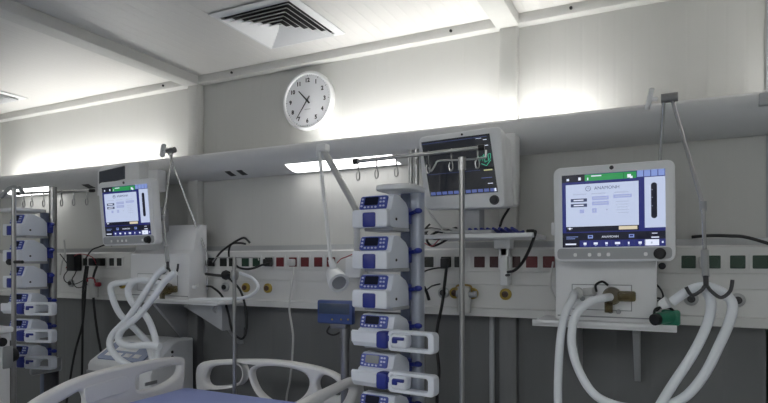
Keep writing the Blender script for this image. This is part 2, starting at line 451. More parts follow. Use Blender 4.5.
# ------------------------------------------------------------------ infusion pumps
def vol_pump(label, group):
    t = thing('infusion_pump', label, 'infusion pump', group=group, local=True)
    b = MB(); b.prism([(-.060, .002), (-.060, .056), (-.050, .062), (-.036, .104), (-.028, .110), (.0, .110), (.045, .090), (.064, .070), (.066, .004)], -.062, .062, 'x', .004)
    b.build('body', 'pump', t, 30)
    u = Vector((-.036 + .050, 0, .0)).x; sl = math.atan2(.042, .014)
    # keypad lies on the sloping face
    K = Matrix.Translation((-.008, -.0445, .083)) @ Matrix.Rotation(-(math.pi / 2 - sl), 4, 'X')
    b = MB(); b.M = K; b.prism(rrect(-.052, .052, -.022, .024, .007), -.004, .002, 'y'); kp = b.build('keypad', 'keypad', t)
    b = MB(); b.M = K; b.prism(rrect(-.034, .018, -.008, .020, .003), -.0055, -.003, 'y'); b.build('display', 'lcd', kp)
    b = MB(); b.M = K
    for x, z in ((-.044, .014), (-.044, .002), (-.044, -.010), (.028, .014), (.040, .014), (.028, .002), (.040, .002), (-.03, -.015), (-.016, -.015), (-.002, -.015), (.012, -.015), (.03, -.012), (.042, -.012)):
        b.prism(rrect(x - .004, x + .004, z - .003, z + .003, .0025, 3), -.0055, -.003, 'y')
    b.build('keys', 'keys', kp)
    b = MB(); b.prism(rrect(-.070, .064, .002, .060, .008), -.082, -.058, 'y', .004); dr = b.build('door', 'pumpdoor', t, 30)
    b = MB(); b.prism(rrect(-.026, .022, .003, .050, .006), -.086, -.078, 'y', .002); lab(b.build('door_latch', 'blue', dr, 30), 'blue door latch')
    b = MB(); b.box(-.050, .062, -.04, .07, -.008, .004, .003); b.build('foot', 'grey', t)
    b = MB(); b.cyl((.0622, -.02, .03), (.0640, -.02, .03), .0045); b.build('side_port', 'black', t)
    b = MB(); b.box(.02, .055, .062, .10, .02, .075, .004); b.cyl((.05, .085, .055), (.094, .07, .062), .007); b.ball((.094, .07, .062), .013, 1.2, .8, .75); lab(b.build('clamp', 'blue', t), 'dark blue clamp knob')
    return t
def syr_pump(label, group):
    t = thing('syringe_pump', label, 'infusion pump', group=group, local=True)
    b = MB(); b.prism([(-.060, .004), (-.066, .040), (-.058, .056), (-.046, .062), (-.036, .098), (-.028, .104), (.0, .104), (.045, .086), (.062, .066), (.064, .004)], -.062, .066, 'x', .004)
    b.build('body', 'pump', t, 30)
    sl = math.atan2(.036, .010)
    K = Matrix.Translation((-.008, -.0425, .0795)) @ Matrix.Rotation(-(math.pi / 2 - sl), 4, 'X')
    b = MB(); b.M = K; b.prism(rrect(-.052, .052, -.020, .021, .007), -.004, .002, 'y'); kp = b.build('keypad', 'keypad', t)
    b = MB(); b.M = K; b.prism(rrect(-.032, .020, -.008, .018, .003), -.0055, -.003, 'y'); b.build('display', 'lcd', kp)
    b = MB(); b.M = K
    for x, z in ((-.043, .012), (-.043, .0), (-.043, -.011), (.030, .012), (.041, .012), (.030, .0), (.041, .0), (-.03, -.014), (-.016, -.014), (-.002, -.014), (.012, -.014), (.03, -.011)):
        b.prism(rrect(x - .004, x + .004, z - .003, z + .003, .0025, 3), -.0055, -.003, 'y')
    b.build('keys', 'keys', kp)
    # lip under the keypad that carries the syringe
    b = MB(); b.prism([(-.064, .048), (-.088, .056), (-.094, .050), (-.092, .020), (-.078, .004), (-.06, .004)], -.066, .066, 'x', .003); b.build('syringe_cradle', 'pumpdoor', t, 30)
    b = MB(); b.box(.034, .074, -.102, -.062, .004, .058, .009); b.box(.066, .086, -.096, -.07, .026, .050, .004); lab(b.build('barrel_clamp', 'blue', t), 'blue barrel clamp')
    b = MB(); b.box(.088, .146, -.104, -.060, .010, .054, .012, 3); dv = b.build('plunger_drive', 'pumpdoor', t)
    b = MB(); b.box(.100, .140, -.110, -.100, .036, .046, .003); b.box(.098, .116, -.109, -.100, .026, .042, .003); b.build('plunger_lever', 'blue', dv)
    out = [(x, z) for x, z in rrect(.076, .238, .0, .064, .014)]; hole = [(x, z) for x, z in rrect(.088, .216, .011, .053, .008)]
    b = MB(); b.plate(out, [hole], .036, .004, Matrix.Translation((0, -.078, 0)) @ FRONT); b.build('plunger_guard', 'pumpdoor', t, 40)
    b = MB(); b.box(-.050, .062, -.04, .07, -.008, .006, .003); b.build('foot', 'grey', t)
    b = MB(); b.box(.02, .055, .060, .10, .02, .075, .004); b.cyl((.05, .085, .055), (.094, .07, .062), .007); b.ball((.094, .07, .062), .013, 1.2, .8, .75); lab(b.build('clamp', 'blue', t), 'dark blue clamp knob')
    return t

def hook_bar(b, p0, p1, r=.007):
    b.cyl(p0, p1, r)
def wire_hook(b, c, w=.008, h=.065, r=.0024):
    c = Vector(c)
    b.tube([c + Vector((0, 0, .008)), c + Vector((0, 0, -h * .4)), c + Vector((w * .6, 0, -h * .7)), c + Vector((w * .5, 0, -h * .95)), c + Vector((-w * .5, 0, -h)), c + Vector((-w, 0, -h * .75)), c + Vector((-w * .6, 0, -h * .58))], r, 6)

def star_base(b, x, y, r=.30, a0=0):
    for k in range(5):
        a = a0 + 2 * math.pi * k / 5; u = Vector((math.cos(a), math.sin(a), 0)); c = Vector((x, y, 0))
        b.tube([c + Vector((0, 0, .12)), c + u * r * .5 + Vector((0, 0, .10)), c + u * r + Vector((0, 0, .075))], [.022, .014], 8)
        b.cyl(c + u * r + Vector((0, -.011, .03)), c + u * r + Vector((0, .011, .03)), .03)

# --- centre rack
A0 = at(370, 262, -.70); RZ = R(-6)
RM = Matrix.Translation((A0.x, A0.y, 0)) @ Matrix.Rotation(RZ, 4, 'Z')
def rk(x, y, z): return RM @ Vector((x, y, z))
cpos = Vector((at(417.5, 262, -.50).x - .01, -.50, 0))
rack = thing('pump_rack', 'grey column pump rack with chrome hook bar right of the bed', 'pump rack', (cpos.x, cpos.y, 0))
zt = at(400, 187, -.62).z
kc = at(417.5, 262, -.50); ka = at(411, 150, -.52); kb = at(416.5, 149, -.51); kp_ = at(398, 187, -.58)
b = MB(); b.prism(rrect(kc.x - .020, kc.x + .020, -.525, -.475, .012), .14, zt - .005, 'z'); b.build('column', 'collight', rack)
b = MB(); b.prism(rrect(kc.x - .060, kc.x - .021, -.515, -.475, .006), .14, zt - .005, 'z'); lab(b.build('column_spine', 'colgrey', rack), 'dark blue grey spine')
b = MB(); b.prism(rrect(kp_.x - .068, kp_.x + .072, -.64, -.48, .04), zt - .008, zt + .010, 'z', .005); b.build('top_plate', 'bezel', rack)
b = MB(); b.cyl((ka.x, -.52, zt + .01), (ka.x, -.52, ka.z), .0085); b.build('pole', 'chrome', rack)
b = MB(); b.cyl((kb.x, -.51, zt + .01), (kb.x, -.51, kb.z), .0085); b.build('pole', 'chrome', rack)
q0 = at(355.5, 161.5, -.60); q1 = at(482, 147.5, -.535)
b = MB(); b.cyl(q0, q1, .0065); bar = b.build('hook_bar', 'chrome', rack)
b = MB(); b.cyl(q0 - (q1 - q0).normalized() * .008, q0 + (q1 - q0).normalized() * .008, .010); b.build('end_cap', 'black', bar)
b = MB(); b.cyl(q1 - (q1 - q0).normalized() * .012, q1 + (q1 - q0).normalized() * .008, .010); b.build('end_cap', 'black', bar)
for px in (358.5, 378, 398.5, 430.5, 453, 478):
    f = (px - 355.5) / (482 - 355.5); c = q0.lerp(q1, f)
    b = MB(); wire_hook(b, c); b.build('bag_hook', 'chrome', rack)
b = MB(); star_base(b, cpos.x, cpos.y, .13); b.cyl((cpos.x, cpos.y, .09), (cpos.x, cpos.y, .2), .04); b.build('wheeled_base', 'grey', rack)
tops = [195.5, 235.5, 273.5, 312.5, 351, 391]
cl = ['white volumetric infusion pump with blue latch at the top of the centre rack', 'white volumetric infusion pump second from the top of the centre rack',
      'white volumetric infusion pump third down the centre rack above the syringe pumps', 'white syringe pump in the centre rack directly under the volumetric pumps',
      'white syringe pump with lit screen fifth down the centre rack', 'white syringe pump lowest on the centre rack beside the bed rail']
vp = sp_ = None
for i, (ty, l) in enumerate(zip(tops, cl)):
    loc = rk(0, .08, 0); loc.z = at(372, ty, -.64).z - .112
    g = 'pumps on the centre rack'
    if i < 3:
        if vp is None: vp = vol_pump(l, g); vp.location = loc; vp.rotation_euler = (0, 0, RZ)
        else: dup(vp, loc, RZ, l, g)
    else:
        loc.z += .004
        if sp_ is None: sp_ = syr_pump(l, g); sp_.location = loc; sp_.rotation_euler = (0, 0, RZ)
        else:
            o = dup(sp_, loc, RZ, l, g)
            if i == 4:
                for c in o.children:
                    for d in c.children:
                        if d.name.startswith('display'):
                            d.data = d.data.copy(); d.data.materials[0] = M['lcdg']; lab(d, 'lit grey display')
# --- left rack
B0 = at(10.5, 262, -.62); RZ2 = R(-3)
LM = Matrix.Translation((B0.x, B0.y, 0)) @ Matrix.Rotation(RZ2, 4, 'Z')
def lk(x, y, z): return LM @ Vector((x, y, z))
cp2 = Vector((at(52.5, 262, -.43).x - .01, -.43, 0))
rack2 = thing('pump_rack', 'grey column pump rack at the far left beyond the bed', 'pump rack', (cp2.x, cp2.y, 0))
zt2 = at(45, 212, -.45).z
lp = at(53, 187, -.42); lc = at(47, 262, -.44)
b = MB(); b.cyl((lp.x, -.42, .14), (lp.x, -.42, lp.z), .019); b.build('pole', 'chrome', rack2)
b = MB(); b.prism(rrect(lc.x - .02, lc.x + .012, -.47, -.43, .012), .14, zt2 - .005, 'z'); b.build('column', 'colgrey', rack2)
b = MB(); b.prism(rrect(lc.x - .17, lc.x + .02, -.60, -.44, .04), zt2 - .005, zt2 + .012, 'z', .005); b.build('top_plate', 'bezel', rack2)
w0 = at(18, 193.5, -.44); w1 = at(92, 190.5, -.30)
b = MB(); b.cyl(w0, w1, .0065); bar2 = b.build('hook_bar', 'chrome', rack2)
for f in (0, 1):
    c = w0.lerp(w1, f); d = (w1 - w0).normalized()
    b = MB(); b.cyl(c - d * .012, c + d * .012, .010); b.build('end_cap', 'black', bar2)
for px in (24, 32, 44, 62, 74, 87):
    c = w0.lerp(w1, (px - 18) / 74.0)
    b = MB(); wire_hook(b, c, .012, .075, .003); b.build('bag_hook', 'chrome', rack2)
b = MB(); b.box(at(30, 366, -.56).x, at(58, 366, -.42).x, -.56, -.40, at(45, 374, -.5).z, at(45, 360, -.5).z, .012); lab(b.build('base_box', 'grey', rack2), 'grey base box')
b = MB(); star_base(b, cp2.x, cp2.y, .13); b.cyl((cp2.x, cp2.y, .09), (cp2.x, cp2.y, .9), .035); b.build('wheeled_base', 'dark', rack2)
tops2 = [214.5, 240, 265.5, 291, 317, 342.5]
ll = ['white volumetric infusion pump at the top of the far left rack', 'white volumetric infusion pump second from the top of the far left rack',
      'white volumetric infusion pump third down the far left rack', 'white syringe pump in the far left rack under the volumetric pumps', 'white syringe pump fifth down the far left rack',
      'white syringe pump lowest on the far left rack above the base box']
for i, (ty, l) in enumerate(zip(tops2, ll)):
    loc = lk(0, .08, 0); loc.z = at(17, ty, -.56).z - .112
    dup(vp if i < 3 else sp_, loc, RZ2 + (0 if i < 3 else R(16)), l, 'pumps on the far left rack')

# ------------------------------------------------------------------ drip poles
def iv_pole(label, px, Y, ytop, foot_r, extra=None, r=.0085):
    p = at(px, ytop, Y)
    t = thing('drip_pole', label, 'drip stand', (p.x, Y, 0))
    MB().cyl((p.x, Y, .0), (p.x, Y, p.z), r).build('pole', 'chrome', t)
    b = MB(); star_base(b, p.x, Y, foot_r); b.build('wheeled_base', 'grey', t)
    return t, p
t, p = iv_pole('chrome drip pole with two curved hooks in front of the patient monitor', 462, -.66, 160, .10)
MB().cyl((p.x, -.66, p.z - .03), (p.x, -.66, p.z + .008), .012).build('collar', 'chrome', t)
h0 = at(431, 171, -.66); h1 = at(438, 161, -.66); h2 = at(483, 158, -.66); h3 = at(486, 150, -.66)
z = p.z
b = MB(); b.tube([h0 + Vector((-.008, 0, .012)), h0, h1.lerp(h0, .35), h1 + Vector((.004, 0, 0)), Vector((p.x, -.66, z))], .0032, 8); b.build('hook_arm', 'chrome', t)
b = MB(); b.tube([Vector((p.x, -.66, z)), h2, h2 + Vector((.008, 0, .004)), h3], .0032, 8); b.build('hook_arm', 'chrome', t)
t, p = iv_pole('short chrome drip pole with top crossbar at the head of the bed', 234.5, -.424, 257, .02)
for o in list(t.children):
    if o.name.startswith('wheeled_base'): bpy.data.objects.remove(o)
a0, a1 = at(216, 257.5, -.424), at(258, 257.5, -.424)
MB().tube([a0 + Vector((-.02, 0, -.02)), a0, a1, a1 + Vector((.004, 0, -.012))], .0028, 8, smooth=False).build('crossbar', 'chrome', t)
MB().lathe([(.001, -.022), (.012, -.022), (.018, -.008), (.018, .008), (.012, .022), (.001, .022)], 16, (p.x, -.424, at(235, 275, -.424).z)).build('collar', 'chrome', t)
q = at(226, 275, -.424)
b = MB(); b.cyl((p.x - .012, -.424, q.z), (q.x + .01, -.424, q.z), .008); b.lathe([(.001, -.012), (.018, -.012), (.022, 0), (.018, .012), (.001, .012)], 12, (q.x, -.424, q.z), 'x'); b.build('clamp_knob', 'black', t)
t, p = iv_pole('chrome drip pole standing left of the far left pump rack', 13.8, -.84, 188, .10, r=.0095)
c0 = at(13.8, 189, -.84)
b = MB(); b.tube([c0 + Vector((.06, .0, -.02)), c0 + Vector((.035, 0, .004)), c0 + Vector((-.03, 0, .004)), c0 + Vector((-.09, 0, -.03))], .009, 8); b.build('hook_arm', 'alu', t)
c = at(19, 354, -.84)
b = MB(); b.lathe([(.001, -.016), (.026, -.016), (.030, 0), (.026, .016), (.001, .016)], 14, (c.x, -.87, c.z), 'y'); b.cyl((p.x, -.84, c.z), (c.x, -.87, c.z), .009); b.build('clamp_knob', 'black', t)
c = at(10, 262, -.84)
b = MB(); b.cyl((p.x - .03, -.84, c.z), (p.x + .06, -.84, c.z), .007); b.ball((p.x - .03, -.84, c.z), .014); b.build('clamp_knob', 'black', t)

# ------------------------------------------------------------------ ventilators
VW, VH = .365, .318
def display_unit(parent, T):
    """display of a ventilator: front plane local y=0 facing -y, x centred, z from 0"""
    w = VW / 2
    top = [(w * math.cos(R(a)), 0) for a in ()]
    poly = rrect(-w, w, 0, VH - .004, .022)
    poly = [(x, z + .006 * (1 - (x / w) ** 2) if z > VH * .5 else z) for x, z in poly]
    b = MB(); b.M = T; b.prism(poly, 0, .045, 'y', .005); disp = b.build('display', 'bezel', parent, 30)
    b = MB(); b.M = T; b.prism(rrect(-w + .03, w - .03, .03, VH - .04, .03), .044, .075, 'y', .01); b.build('display_back', 'vent_white', disp)
    # screen: x fractions 0..1, y fractions from the top
    sx0, sw, sz1, sh = -VW / 2 + .075 * VW, .850 * VW, VH * (1 - .092), .758 * VH
    names = ['s_black', 's_blue', 's_white', 's_green', 's_pale', 's_lav', 's_grey', 's_ink', 's_beige', 's_text']
    I = {n: i for i, n in enumerate(names)}
    b = MB(); b.M = T; lay = [0]
    def q(m, x0, x1, y0, y1, d=1):
        b.m = I[m]; e = -.0004 - .0005 * d
        X0, X1, Z1, Z0 = sx0 + x0 * sw, sx0 + x1 * sw, sz1 - y0 * sh, sz1 - y1 * sh
        b.box(X0, X1, e, e + .0008 if d else .002, Z0, Z1)
    def tx(m, s_, x, y, size, d=3, al='CENTER', bold=0):
        b.m = I[m]; b.text(s_, size, Matrix.Translation((sx0 + x * sw, -.0004 - .0005 * d, sz1 - y * sh)) @ FRONT, al, .0001, bold)
    q('s_blue', 0, 1, 0, 1, 0)
    q('s_black', 0, .235, 0, .10); q('s_green', .235, .735, .01, .095)
    for k in range(4): q('s_pale', .742 + k * .065, .80 + k * .065, .0, .085)
    q('s_text', .05, .075, .05, .08, 2); q('s_text', .17, .195, .04, .08, 2); q('s_text', .26, .27, .05, .085, 2); q('s_text', .30, .40, .025, .04, 2); q('s_text', .65, .685, .04, .085, 2); q('s_text', .675, .70, .065, .095, 2)
    q('s_black', .615, .619, .02, .095, 2)
    q('s_white', .04, .755, .135, .715)
    tx('s_ink', 'ANAMONH', .452, .20, .0148)
    b.m = I['s_ink']
    c = Vector((sx0 + .268 * sw, -.0019, sz1 - .20 * sh))
    b.tube([c + Vector((math.cos(2 * math.pi * k / 20), 0, math.sin(2 * math.pi * k / 20))) * .0078 for k in range(20)], .0009, 4, smooth=False, closed=True)
    b.tube([c + Vector((-.004, 0, 0)), c + Vector((.0, 0, .003)), c + Vector((.004, 0, -.002))], .0009, 4, smooth=False)
    for x, m in ((.11, 's_grey'), (.30, 's_grey'), (.52, 's_grey')): q(m, x, x + .14, .265, .28, 2)
    for y in (.33, .40): q('s_ink', .09, .255, y, y + .045, 2); q('s_text', .12, .22, y + .015, y + .03, 3)
    for y in (.31, .38): q('s_lav', .305, .47, y, y + .05, 2); q('s_grey', .32, .455, y + .018, y + .03, 3)
    q('s_lav', .515, .69, .30, .345, 2); q('s_grey', .53, .675, .316, .328, 3)
    q('s_lav', .18, .225, .48, .53, 2); q('s_lav', .305, .35, .47, .53, 2); q('s_grey', .32, .335, .485, .515, 3); q('s_grey', .44, .46, .485, .505, 2)
    for k, (x0, x1) in enumerate(((.54, .66), (.535, .67), (.55, .65), (.535, .665), (.55, .66))): q('s_grey', x0, x1, .39 + k * .037, .400 + k * .037, 2)
    q('s_white', .81, 1.0, .095, .755); b.m = I['s_black']
    X = sx0 + .897 * sw; b.prism(rrect(X - .0085, X + .0085, sz1 - .635 * sh, sz1 - .17 * sh, .008), -.0016, -.0010, 'y')
    for y in (.26, .36, .47): q('s_grey', .875, .883, y, y + .006, 3)
    q('s_black', .04, .755, .715, .785); q('s_beige', .565, .74, .725, .77, 2); q('s_text', .07, .085, .725, .755, 2); q('s_text', .055, .105, .735, .742, 3)
    q('s_black', 0, 1, .80, .905); tx('s_text', 'ANAMONH', .48, .862, .0098)
    for k in (0, 1): q('s_pale', .04, .04 + .12 - .03 * k, .85 + .025 * k, .858 + .025 * k, 2)
    q('s_pale', .26, .31, .835, .88, 2); q('s_blue', .27, .30, .845, .865, 3); q('s_pale', .66, .71, .835, .88, 2); q('s_blue', .67, .70, .845, .865, 3); q('s_text', .875, .925, .825, .835, 2); q('s_text', .87, .94, .875, .89, 2)
    q('s_black', 0, .175, .905, 1, 1); q('s_text', .03, .14, .945, .965, 2)
    for k, w_ in enumerate((.03, .04, .025, .05, .015, .03)):
        x = .18 + k * .107; q('s_ink', x + .1, x + .103, .905, 1, 2); q('s_text', x + .05 - w_ / 2, x + .05 + w_ / 2, .935, .965, 2); q('s_grey', x + .04, x + .06, .975, .982, 2)
    q('s_text', .81, .94, .91, .99, 1); q('s_grey', .865, .88, .94, .965, 2); q('s_text', .965, .98, .935, .96, 2)
    b.m = 0
    scr = b.build('screen', names, disp)
    b = MB(); b.M = T; b.prism(rrect(-w + .010, w - .010, .008, .044, .012), -.0022, .003, 'y'); b.build('button_strip', 'grey', disp)
    b = MB(); b.M = T; b.box(-w - .014, -w + .01, .02, .045, .090, .135, .006); b.build('side_handle', 'vent_white', disp)
    b = MB(); b.M = T
    for x in (-.115, -.070, -.040, -.012, .098): b.prism(rrect(x - .0055, x + .0055, .017, .029, .004), -.0035, .001, 'y')
    b.build('button_icons', 'iconwhite', disp)
    b = MB(); b.M = T; b.lathe([(.001, .002), (.018, .002), (.018, -.004), (.0150, -.006), (.0150, -.018), (.012, -.021), (.001, -.021)], 28, (.138, 0, .024), 'y'); lab(b.build('dial_knob', 'black', disp, 30), 'round black dial knob')
    b = MB(); b.M = T; b.lathe([(.001, .001), (.0065, .001), (.0065, -.002), (.001, -.002)], 16, (0, 0, VH - .014), 'y'); b.build('sensor', 'dark', disp)
    return disp

def ventilator(label, loc, rz, roll, dz, dx, body, group, tilt=0, dy=-.085):
    """loc: bottom front centre of the body; body = (half width, depth, height)"""
    hw, dp, hh = body
    t = thing('ventilator', label, 'ventilator', loc, rz, group, local=True)
    b = MB(); b.prism([(.0, .0), (.0, hh * .60), (.03, hh * .66), (.05, hh * .9), (.08, hh), (dp, hh), (dp, 0)], -hw, hw, 'x', .006); b.build('body', 'vent_white', t, 30)
    b = MB(); b.box(-hw + .008, hw - .008, -.004, .002, .012, .016, 0); b.build('base_seam', 'midgrey', t); b = MB(); b.box(-hw + .055, hw - .075, -.002, .002, .036, .125, .001); pnl = b.build('port_panel', 'midgrey', t); b = MB(); b.box(-hw + .058, hw - .078, -.0035, .002, .039, .122, .001); b.build('panel_face', 'bezel', pnl)
    for x, z in ((.03, .035), (.055, .034), (-.03, .10), (-.06, .075)):
        b = MB(); b.cyl((x - .01, .0, z), (x - .01, -.012, z), .008); b.build('port', 'midgrey', t)
    b = MB(); b.tube([(hw - .002, .03, .06), (hw + .02, .025, .058), (hw + .035, .02, .07)], .010, 10); b.build('side_port', 'white', t)
    T = Matrix.Translation((dx, dy, dz)) @ Matrix.Rotation(roll, 4, 'Y') @ Matrix.Rotation(tilt, 4, 'X')
    b = MB(); b.box(dx - .05, dx + .05, -.04, .06, dz + .07, dz + .20, .01); b.build('display_arm', 'grey', t)
    display_unit(t, T)
    return t
# right-hand ventilator on its wall shelf
ps = at(610, 318, -.25)
def shelf(name, label, pts_px, zc, th, Y0, X0, X1, group, struts):
    t = thing(name, label, 'shelf', ((X0 + X1) / 2, 0, zc - th), group=group)
    b = MB(); b.box(X0, X1, Y0, -.03, zc - th, zc, .006); b.box(X0, X1, Y0, Y0 + .006, zc - th, zc + .004, .002); b.build('tray', 'vent_white', t)
    for x in struts:
        b = MB(); b.prism([(-.004, zc - th - .22), (-.03, zc - th - .22), (Y0 * .75, zc - th - .02), (Y0 * .75, zc - th), (-.004, zc - th)], x - .010, x + .010, 'x'); b.build('bracket', 'grey', t)
    return t
SY = -.33
sl, sr = at(538, 326, SY), at(677, 326, SY)
zs = at(610, 324, SY).z
shelf('wall_shelf', 'white wall shelf under the right ventilator', None, zs, .018, SY, sl.x - .02, sr.x, 'ventilator shelves', (sl.x + .10, sr.x - .12))
bx0, bx1 = at(555.5, 290, -.25).x, at(657, 290, -.25).x
hwR = (bx1 - bx0) / 2; cR = (bx0 + bx1) / 2
vz = zs + .001
dTop = at(615, 160, -.335).z; dBot = at(615, 261.5, -.335).z
pm = at(612.5, 262, -.335)
ventilator('white ventilator with lit blue screen beside the right support arm', (cR, -.25, vz), 0, R(-.4), dBot - vz, pm.x - cR, (hwR, .14, .36), 'intensive care ventilators', R(2.5))
print('display', dTop - dBot, at(676, 200, -.335).x - at(554, 200, -.335).x)
# left ventilator
SYL = -.30
RZL = R(1)
fl, fr_ = at(130, 298, -.24), at(188, 298, -.24)
zsl = at(170, 300, SYL).z
s1, s2 = at(126, 300, SYL), at(217, 300, SYL)
shelf('wall_shelf', 'white wall shelf under the far ventilator beside the clock-side wall post', None, zsl, .018, SYL, s1.x + .02, s2.x, 'ventilator shelves', (s1.x + .12, s2.x - .1))
cL = (fl.x + fr_.x) / 2; hwL = (fr_.x - fl.x) / 2
pmL = at(128.5, 245.5, -.385); print('left body hw', hwL)
vl = ventilator('white ventilator with tilted screen and extra display behind it, left of the bed', (cL, -.235, zsl + .001), RZL, R(-.6), pmL.z - zsl, pmL.x - cL, (hwL, .125, .375), 'intensive care ventilators', R(5), -.15)
# slim second display behind the left one
k0, k1 = at(97, 188, -.30), at(139, 162, -.30)
t = thing('small_display', 'small dark-screened box display standing behind the far ventilator screen', 'monitor', ((k0.x + k1.x) / 2, -.24, k0.z))
b = MB(); b.prism([(k0.x, k0.z - .04), (k0.x + .004, k1.z - .03), (k0.x + .03, k1.z - .008), (k1.x - .05, k1.z + .004), (k1.x, k1.z), (k1.x, k0.z - .04)], -.30, -.24, 'y', .004)
b.box(k0.x + .12, k1.x + .06, -.24, -.18, k0.z - .03, k1.z - .03, .008)
b.box(k0.x + .14, k1.x + .02, -.235, -.185, zsl + .3765, k0.z - .02, .004); bd = b.build('housing', 'vent_white', t)
e0, e1 = at(100, 184, -.30), at(125, 166.5, -.30)
b = MB(); b.prism([(e0.x, e0.z - .004), (e0.x, e1.z - .014), (e1.x, e1.z + .002), (e1.x, e0.z + .014)], -.306, -.298, 'y'); b.build('screen', 's_dim', bd)

# valves and ports of the right ventilator
vr = thing('exhalation_valve', 'amber exhalation valve plugged into the front of the right ventilator', 'valve', (at(612, 296, -.27).x, -.27, at(612, 296, -.27).z - .04))
c = at(612, 296, -.27); d = at(636, 294, -.27); e = at(609, 312, -.27)
b = MB(); b.lathe([(.001, .03), (.026, .03), (.030, .02), (.030, -.006), (.022, -.02), (.001, -.02)], 24, (c.x, -.275, c.z), 'y'); b.build('valve_body', 'amber', vr)
b = MB(); b.box(c.x + .02, d.x, -.300, -.262, c.z - .016, c.z + .018, .007); b.box(c.x + .02, d.x - .02, -.304, -.298, c.z - .006, c.z + .008, .002); b.build('outlet_block', 'amber', vr)
b = MB(); b.cyl((e.x, -.285, c.z - .02), (e.x, -.285, e.z), .013); b.build('water_trap', 'amber', vr)
lv = at(166, 289, -.262)
c2 = at(603, 286, -.262)
b = MB(); b.tube([c2 + Vector((-.02, -.01, -.018)), c2 + Vector((-.02, -.03, .004)), c2 + Vector((0, -.03, .016)), c2 + Vector((.016, -.015, .004))], .004, 8); b.build('release_lever', 'black', vr)
o = dup(vr, (lv.x, lv.y, lv.z - .04), 0, 'amber exhalation valve on the front of the far ventilator behind its hoses')
c3 = at(578, 292, -.26)
b = MB(); b.cyl((c3.x, -.25, c3.z), (c3.x, -.285, c3.z - .004), .017, .019); b.cyl((c3.x + .02, -.252, c3.z), (c3.x + .055, -.27, c3.z + .004), .014); tag(b.build('inspiratory_port', 'cablegrey'), 'clear grey hose port on the front of the right ventilator', 'connector')

# ------------------------------------------------------------------ breathing hoses
def hose(label, pts, r=.0135, m='hose', name='breathing_hose', group=None, cat='hose'):
    b = MB(); b.tube([at(*p) for p in pts], r, 14, 10)
    return tag(b.build(name, m), label, cat, group)
hose('milky breathing hose from the left port of the right ventilator hanging straight down', [(577, 291.5, -.246), (574, 294, -.290), (572, 300, -.33), (564, 318, -.37), (559.5, 350, -.40), (558, 403, -.40), (562, 450, -.40), (600, 474, -.45), (638, 440, -.50), (668, 392, -.50), (694, 352, -.47), (708, 322, -.44), (711, 303, -.43), (706, 291, -.43), (700, 287.5, -.43)])
hose('milky breathing hose from the amber valve of the right ventilator looping off the bottom', [(610, 297, -.295), (604, 298, -.325), (590, 302, -.355), (576, 315, -.385), (571.5, 340, -.41), (577, 366, -.43), (592, 392, -.45), (612, 404, -.46), (640, 409, -.48), (665, 406, -.49), (686, 396, -.49), (704, 375, -.48), (718, 348, -.47), (730, 320, -.46), (732, 303, -.455), (722, 292, -.455), (706, 286.5, -.455), (690, 290, -.45), (672, 302, -.44)])
c = at(668, 302, -.44); d = at(660, 306, -.43)
tag(MB().cyl(c, at(661, 305, -.435), .018, .014).build('hose_connector', 'white'), 'white hose end connector beside the right ventilator', 'connector')
for k, (l, pts) in enumerate((('upper thin black cord looped at the right side of the right ventilator', [(656, 284, -.2), (661, 290, -.22), (663, 297, -.25), (658, 301, -.28)]),
               ('lower thin black cord looped at the right side of the right ventilator', [(656, 298, -.2), (662, 299, -.22), (664, 303, -.26), (659, 309, -.28), (656, 311, -.28)]))):
    hose(l, pts, .003, 'rubber', 'cord', cat='cord')
# green handle on the shelf
c = at(661, 322, -.315)
t = thing('green_resuscitator_valve', 'small green plastic valve with black end lying on the right shelf edge', 'valve', (c.x, -.31, zs))
zv = zs + .024
b = MB(); b.cyl((c.x - .01, -.345, zv), (c.x + .035, -.29, zv + .006), .019); b.box(c.x + .0, c.x + .055, -.31, -.275, zs + .001, zs + .05, .008); b.build('body', 'green', t)
b = MB(); b.cyl((c.x - .020, -.358, zv - .002), (c.x - .008, -.343, zv), .018); b.build('end_cap', 'black', t)
b = MB(); b.tube([(c.x - .02, -.33, zv), (c.x - .015, -.33, zv + .03), (c.x + .02, -.31, zv + .034), (c.x + .04, -.30, zv + .02)], .004, 8); b.build('strap', 'black', t)

# left ventilator hoses: four criss-crossing runs above the console
gl = 'breathing hoses of the far ventilator'
hose('milky breathing hose of the far ventilator bulging farthest left above the console', [(166, 268, -0.395), (156, 276, -0.415), (143, 296, -0.445), (128, 318, -0.475), (113, 334, -0.495), (110, 346, -0.505), (118, 358, -0.505), (130, 366, -0.495)], .0155, group=gl)
hose('milky breathing hose of the far ventilator with a hairpin bend nearest the screen', [(152, 282, -0.265), (140, 280, -0.305), (126, 282, -0.335), (112, 285, -0.355), (112, 296, -0.365), (120, 314, -0.375), (136, 330, -0.385), (148, 344, -0.405), (153, 362, -0.415)], .0155, group=gl)
hose('milky breathing hose of the far ventilator with a bend over the other hoses', [(165, 285, -0.300), (150, 281, -0.340), (136, 281, -0.360), (128, 290, -0.380), (133, 304, -0.400), (146, 316, -0.410), (154, 334, -0.430), (157, 352, -0.460), (156, 366, -0.470)], .0155, group=gl)
hose('milky breathing hose of the far ventilator sweeping low across the console top', [(176, 272, -0.440), (166, 280, -0.460), (152, 299, -0.490), (138, 316, -0.510), (122, 330, -0.520), (119, 341, -0.530), (130, 346, -0.540), (148, 345, -0.540), (160, 347, -0.535)], .0155, group=gl)
hose('white thin hose curling out from the far ventilator around the short drip pole', [(190, 300, -.26), (205, 299, -.25), (222, 299, -.24), (242, 298, -.23), (254, 293, -.22), (258, 286, -.21), (252, 278, -.18), (240, 273, -.14)], .0075, name='thin_hose')

